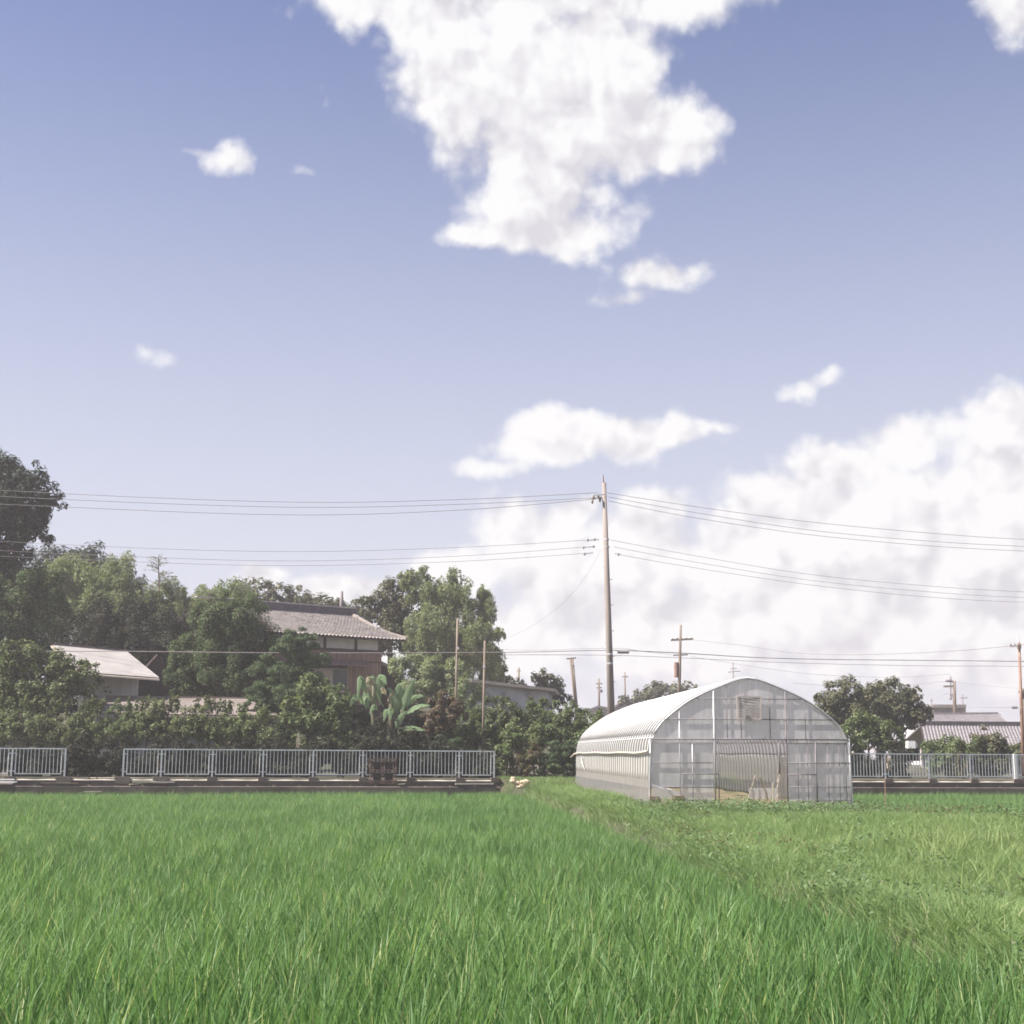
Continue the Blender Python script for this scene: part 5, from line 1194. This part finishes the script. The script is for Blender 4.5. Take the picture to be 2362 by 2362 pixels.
# ------------------------------------------------------------------ rice, weeds: instanced tufts
def tuft(name, seed, n, h, spread, lean, w, mat, segs=4, bend=.35, splay=.12):
    r = np.random.RandomState(seed); V = []; Fc = []
    for i in range(n):
        a = r.uniform(0, 6.28); rad = spread * math.sqrt(r.uniform()); x, y = rad * math.cos(a), rad * math.sin(a)
        d = np.array((math.cos(a), math.sin(a))) * r.uniform(.2, 1) + r.normal(size=2) * .35; d /= np.linalg.norm(d) + 1e-6
        hh_ = h * r.uniform(.74, 1.06); bd = bend * r.uniform(.2, 1.5) * hh_; sp_ = splay * r.uniform(.2, 1.4) * hh_
        wa = r.uniform(0, 6.28); wv = np.array((math.cos(wa), math.sin(wa))) * w * r.uniform(.7, 1.3) / 2
        o = len(V)
        for k in range(segs + 1):
            q = k / segs; off = d * (sp_ * q + bd * q ** 2.6) + np.array(lean) * q ** 1.6 * hh_
            z = hh_ * (q - .32 * (bd / hh_) * q ** 3); tw_ = 1 - q ** 2.2
            c = np.array((x, y)) + off
            if k == segs: V.append((c[0], c[1], z))
            else: V += [(c[0] - wv[0] * tw_, c[1] - wv[1] * tw_, z), (c[0] + wv[0] * tw_, c[1] + wv[1] * tw_, z)]
        for k in range(segs - 1): b_ = o + 2 * k; Fc.append((b_, b_ + 1, b_ + 3, b_ + 2))
        b_ = o + 2 * (segs - 1); Fc.append((b_, b_ + 1, b_ + 2))
    return bpy.data.objects.new(name, raw_mesh(name, np.array(V), Fc, mat, True))
def leafy(name, seed, n, h, spread, L, Wd, mat):
    r = np.random.RandomState(seed)
    C = np.stack([r.normal(size=n) * spread * .5, r.normal(size=n) * spread * .5, h * r.uniform(.1, 1, n)], 1)
    nn = unit(r, n) * .7 + np.array((0, 0, 1.)); nn /= np.linalg.norm(nn, axis=1, keepdims=True)
    t = unit(r, n); t -= nn * (t * nn).sum(1, keepdims=True); t /= np.linalg.norm(t, axis=1, keepdims=True)
    V, Fc = leaves(C, nn, t, L, Wd, r)
    return bpy.data.objects.new(name, raw_mesh(name, V, Fc, mat))
def scatter(name, protos, pts, scales, label, cat, seed=0, lean=0.08, turn='any'):
    """one object: tufts instanced on points by geometry nodes"""
    r = np.random.RandomState(seed); n = len(pts)
    col = bpy.data.collections.new(name + '_tufts')
    for p in protos: col.objects.link(p)
    me = bpy.data.meshes.new(name); me.vertices.add(n); me.vertices.foreach_set('co', np.asarray(pts, dtype=np.float32).ravel())
    rot = np.stack([r.normal(size=n) * lean, r.normal(size=n) * lean, np.zeros(n) if turn == 'half' else r.uniform(-.9, .9, n) if name == 'rice_margin' else r.uniform(0, 6.28, n)], 1).astype(np.float32)
    at = me.attributes.new('rot', 'FLOAT_VECTOR', 'POINT'); at.data.foreach_set('vector', rot.ravel())
    at = me.attributes.new('scl', 'FLOAT', 'POINT'); at.data.foreach_set('value', np.asarray(scales, dtype=np.float32))
    at = me.attributes.new('idx', 'INT', 'POINT'); at.data.foreach_set('value', r.randint(0, len(protos), n).astype(np.int32))
    me.materials.append(protos[0].data.materials[0])
    o = link(bpy.data.objects.new(name, me)); tag(o, label, cat, kind='stuff')
    ng = bpy.data.node_groups.new(name + '_scatter', 'GeometryNodeTree')
    ng.interface.new_socket('Geometry', in_out='INPUT', socket_type='NodeSocketGeometry'); ng.interface.new_socket('Geometry', in_out='OUTPUT', socket_type='NodeSocketGeometry')
    gi = ng.nodes.new('NodeGroupInput'); gout = ng.nodes.new('NodeGroupOutput')
    ci = ng.nodes.new('GeometryNodeCollectionInfo'); ci.inputs[0].default_value = col; ci.inputs[1].default_value = True; ci.inputs[2].default_value = True
    iop = ng.nodes.new('GeometryNodeInstanceOnPoints'); iop.inputs['Pick Instance'].default_value = True
    def attr(nm, dt):
        a_ = ng.nodes.new('GeometryNodeInputNamedAttribute'); a_.data_type = dt; a_.inputs[0].default_value = nm; return a_.outputs[0]
    ng.links.new(gi.outputs[0], iop.inputs['Points']); ng.links.new(ci.outputs[0], iop.inputs['Instance'])
    ng.links.new(attr('idx', 'INT'), iop.inputs['Instance Index']); ng.links.new(attr('rot', 'FLOAT_VECTOR'), iop.inputs['Rotation']); ng.links.new(attr('scl', 'FLOAT'), iop.inputs['Scale'])
    ng.links.new(iop.outputs[0], gout.inputs[0])
    md = o.modifiers.new('scatter', 'NODES'); md.node_group = ng
    return o
R = np.random.RandomState(21)
def in_view(x, y, m=3.0): return (np.abs(x) < .52 * y + m)
# rice: hills in rows, jittered
rx = np.arange(-34, 34, .24); ryy = np.arange(3.0, 66, .17)
PX, PY = np.meshgrid(rx, ryy); PX = (PX + R.uniform(-.08, .08, PX.shape)).ravel(); PY = (PY + R.uniform(-.06, .06, PY.shape)).ravel()
fy = fence_y(PX)
main = (PX < edge_x(PY) - .02 + R.normal(size=PX.shape) * .10) & (PY < fy - 1.05)
right = (PX > PAD_X + .2 + R.normal(size=PX.shape) * .08) & (PY > PAD_Y + .15) & (PY < fy - 1.05)
k = (main | right) & in_view(PX, PY)
PX, PY = PX[k], PY[k]
RZ = np.where(PX > 8.5, -.02, 0.0)
sc = 1.0 + .07 * vnoise(PX, PY, 1.6, 8) + .035 * vnoise(PX, PY, .5, 18) + R.normal(size=len(PX)) * .06
hills = [tuft('rice_hill', 300 + i, 21, .60, .055, (.012, -.01), .017, rice_m, 4, .22, .15) for i in range(8)]
# whole square metres of rice are one clump of hills, the ragged margins single hills
CELL = 1.2
HV = []
for h_ in hills:
    a_ = np.empty(len(h_.data.vertices) * 3, dtype=np.float32); h_.data.vertices.foreach_get('co', a_); HV.append((a_.reshape(-1, 3), [tuple(p.vertices) for p in h_.data.polygons]))
def rice_clump(seed):
    r = np.random.RandomState(seed); V = []; Fc = []; o = 0
    for gx_ in np.arange(-CELL / 2 + .12, CELL / 2, .24):
        for gy_ in np.arange(-CELL / 2 + .085, CELL / 2, .171):
            v, f_ = HV[r.randint(8)]; a_ = r.uniform(-.9, .9); c_, s_ = math.cos(a_), math.sin(a_); q = 1 + r.normal() * .12
            m_ = np.array(((c_, -s_, 0), (s_, c_, 0), (r.normal() * .06, r.normal() * .06, 1.0)))
            V.append((v * q) @ m_.T * np.array((1, 1, 1)) + np.array((gx_ + r.uniform(-.08, .08), gy_ + r.uniform(-.06, .06), 0))); Fc += [tuple(i + o for i in t_) for t_ in f_]; o += len(v)
    return bpy.data.objects.new('rice_clump', raw_mesh('rice_clump', np.concatenate(V), Fc, rice_m, True))
cxs, cys = np.meshgrid(np.arange(-34.2, 34, CELL), np.arange(3.0, 66, CELL)); cxs, cys = cxs.ravel(), cys.ravel()
def rice_ok(x, y):
    f_ = fence_y(x) - 1.1
    return ((x < edge_x(y) - .15) | ((x > PAD_X + .5) & (y > PAD_Y + .3))) & (y < f_)
LA, LB = G(1084, 1718, .5), G(1196, 1836, .5)
def lane_gap(x, y, w):
    t = np.clip(((x - LA.x) * (LB.x - LA.x) + (y - LA.y) * (LB.y - LA.y)) / ((LB - LA).length_squared), 0, 1)
    return np.hypot(x - LA.x - t * (LB.x - LA.x), y - LA.y - t * (LB.y - LA.y)) < w + .06 * vnoise(x, y, .8, 5)
whole = ~lane_gap(cxs, cys, 1.05)
for dx in (-.5, 0, .5):
    for dy in (-.5, 0, .5): whole &= rice_ok(cxs + dx * CELL, cys + dy * CELL)
whole &= in_view(cxs, cys)
ix = np.floor((PX + 34.2) / CELL + .5).astype(int); iy = np.floor((PY - 3.0) / CELL + .5).astype(int)
ncx = len(np.arange(-34.2, 34, CELL)); ncy = len(np.arange(3.0, 66, CELL))
W2 = whole.reshape(ncy, ncx); ok = (ix >= 0) & (ix < ncx) & (iy >= 0) & (iy < ncy)
cov = np.zeros(len(PX), bool); cov[ok] = W2[iy[ok], ix[ok]]
k = ~cov & ~lane_gap(PX, PY, .11)
clumps = [rice_clump(800 + i) for i in range(9)]
cx_, cy_ = cxs[whole], cys[whole]
scatter('rice', clumps, np.stack([cx_, cy_, np.where(cx_ > 8.5, -.02, 0)], 1), 1 + .06 * vnoise(cx_, cy_, 2.6, 8), 'dense bright green rice standing in the paddies', 'rice', 1, 0.0, 'half')
scatter('rice_margin', hills, np.stack([PX[k], PY[k], RZ[k]], 1), sc[k], 'thinner rice hills along the ragged margins of the paddies', 'rice', 6, .07)

# grass on the dry strip
def rand_land(n, x0, x1, y0, y1, dens_fn=None):
    x = R.uniform(x0, x1, n); y = y0 + (y1 - y0) * R.uniform(size=n) ** 1.35
    k = ((land(x, y) > .25) | ((x > xl + .1) & (x < 9) & (y > fence_y(x) - 3.6))) & (y < fence_y(x) + .6) & in_view(x, y, 2)
    # nothing inside the greenhouse
    a = (x - GO.x) * GR.x + (y - GO.y) * GR.y; s = (x - GO.x) * GD.x + (y - GO.y) * GD.y
    k &= ~((np.abs(a) < 2.8) & (s > -.05) & (s < GLEN + .1))
    if dens_fn is not None: k &= R.uniform(size=n) < dens_fn(x, y)
    x, y = x[k], y[k]; return x, y, ground_z(x, y)
bare = lambda x, y: np.exp(-(((x - 10.0) / 1.6) ** 2 + ((y - 32.6) / .9) ** 2))
x, y, z = rand_land(90000, -2, 32, 6, 60, lambda x, y: 1 - .8 * bare(x, y))
sc = np.clip(1.0 + .35 * vnoise(x, y, 1.4, 31) + R.normal(size=len(x)) * .18, .4, 1.9) * (1 - .5 * np.exp(-((y - 34) / 3.5) ** 2) * (x > 3))
scatter('verge_grass', [tuft('grass_tuft', 400 + i, 22, .20, .17, (.02, 0), .009, grass_m, 3, .55, .55) for i in range(6)], np.stack([x, y, z], 1), sc, 'short mixed grass covering the dry strip round the greenhouse', 'grass', 2, .15)
# tall pale reeds at right
x, y, z = rand_land(9000, 2.5, 20, 7, 30, lambda x, y: sst(x - edge_x(y), .8, 3.2) * (.05 + .60 * sst(vnoise(x, y, 1.1, 44), -.1, .9)) * sst(30 - y, 0, 12))
sc = np.clip(.85 + R.normal(size=len(x)) * .2, .45, 1.4)
scatter('pale_reeds', [tuft('reed_tuft', 500 + i, 11, .46, .13, (.02, 0), .012, reed_m, 4, .45, .35) for i in range(5)], np.stack([x, y, z], 1), sc, 'taller yellowish reed grass on the right of the dry strip', 'reeds', 3, .12)
# leafy weeds: in front of the greenhouse and along the edge of the rice
def weed_d(x, y):
    front = np.exp(-((y - 34.2) / 2.0) ** 2) * sst(x, 2.0, 3.4) * (1 - .7 * bare(x, y))
    seam = np.exp(-((x - edge_x(y) - .55) / .5) ** 2) * sst(y, 6, 9) * (1 - sst(y, 20, 30)) * sst(vnoise(x, y, .9, 77), -.6, .8)
    return np.clip(front * (.35 + .65 * sst(vnoise(x, y, .8, 78), -.5, .6)) + .42 * seam + .04, 0, 1)
x, y, z = rand_land(26000, -1, 30, 6, 38, weed_d)
sc = np.clip(.9 + R.normal(size=len(x)) * .25, .4, 1.6)
scatter('leafy_weeds', [leafy('weed_plant', 600 + i, 34, .24, .30, .060, .036, weed_m) for i in range(6)], np.stack([x, y, z], 1), sc, 'low dark leafy weeds before the greenhouse and along the rice', 'weeds', 4, .1)
# brownish dry weeds
x, y, z = rand_land(9000, 1, 20, 10, 37, lambda x, y: np.clip(.75 * bare(x, y) + .15 * np.exp(-(((x - 3.4) / 1.4) ** 2 + ((y - 24) / 4) ** 2)) + .2 * np.exp(-(((x - 2.3) / .6) ** 2 + ((y - 34) / 1) ** 2)), 0, 1))
scatter('dry_weeds', [leafy('dry_weed', 650 + i, 18, .24, .2, .06, .03, brn_m) for i in range(3)], np.stack([x, y, z], 1), np.clip(.9 + R.normal(size=len(x)) * .25, .4, 1.5), 'brownish dry weeds in patches near the greenhouse', 'weeds', 5, .1)
# single grass clump on the bank
gc = thing('grass_clump', 'rounded tuft of tall grass on the bank behind the greenhouse corner', 'grass clump', (P(1262, 1700, 55).x, 55, float(ground_z(P(1262, 1700, 55).x, 55))))
for i in range(5):
    q = tuft('blades', 700 + i, 60, .62, .30, (0, 0), .016, grass_m, 4, .4, .5)
    q.name = 'blades'; link(q); q.parent = gc; q.location = ((i - 2) * .32, rnd.uniform(-.2, .2), 0); q.scale = (1, 1, 1 - .12 * abs(i - 2))

# ------------------------------------------------------------------ haze
hm, N = new_mat('haze_air')
pv = N.n('ShaderNodeVolumePrincipled'); pv.inputs['Color'].default_value = (1.0, 0.92, 0.94, 1); pv.inputs['Density'].default_value = 0.0010
pv.inputs['Anisotropy'].default_value = 0.25
o = N.n('ShaderNodeOutputMaterial'); hm.node_tree.links.new(pv.outputs[0], o.inputs['Volume'])
hb = B().box((0, 100, 10.5), (6600, 6700, 25.0)).solo('haze', hm, 'thin pale summer haze over the fields', 'haze', kind='stuff')
print('tree tris', TRI[0], 'rice', len(PX))
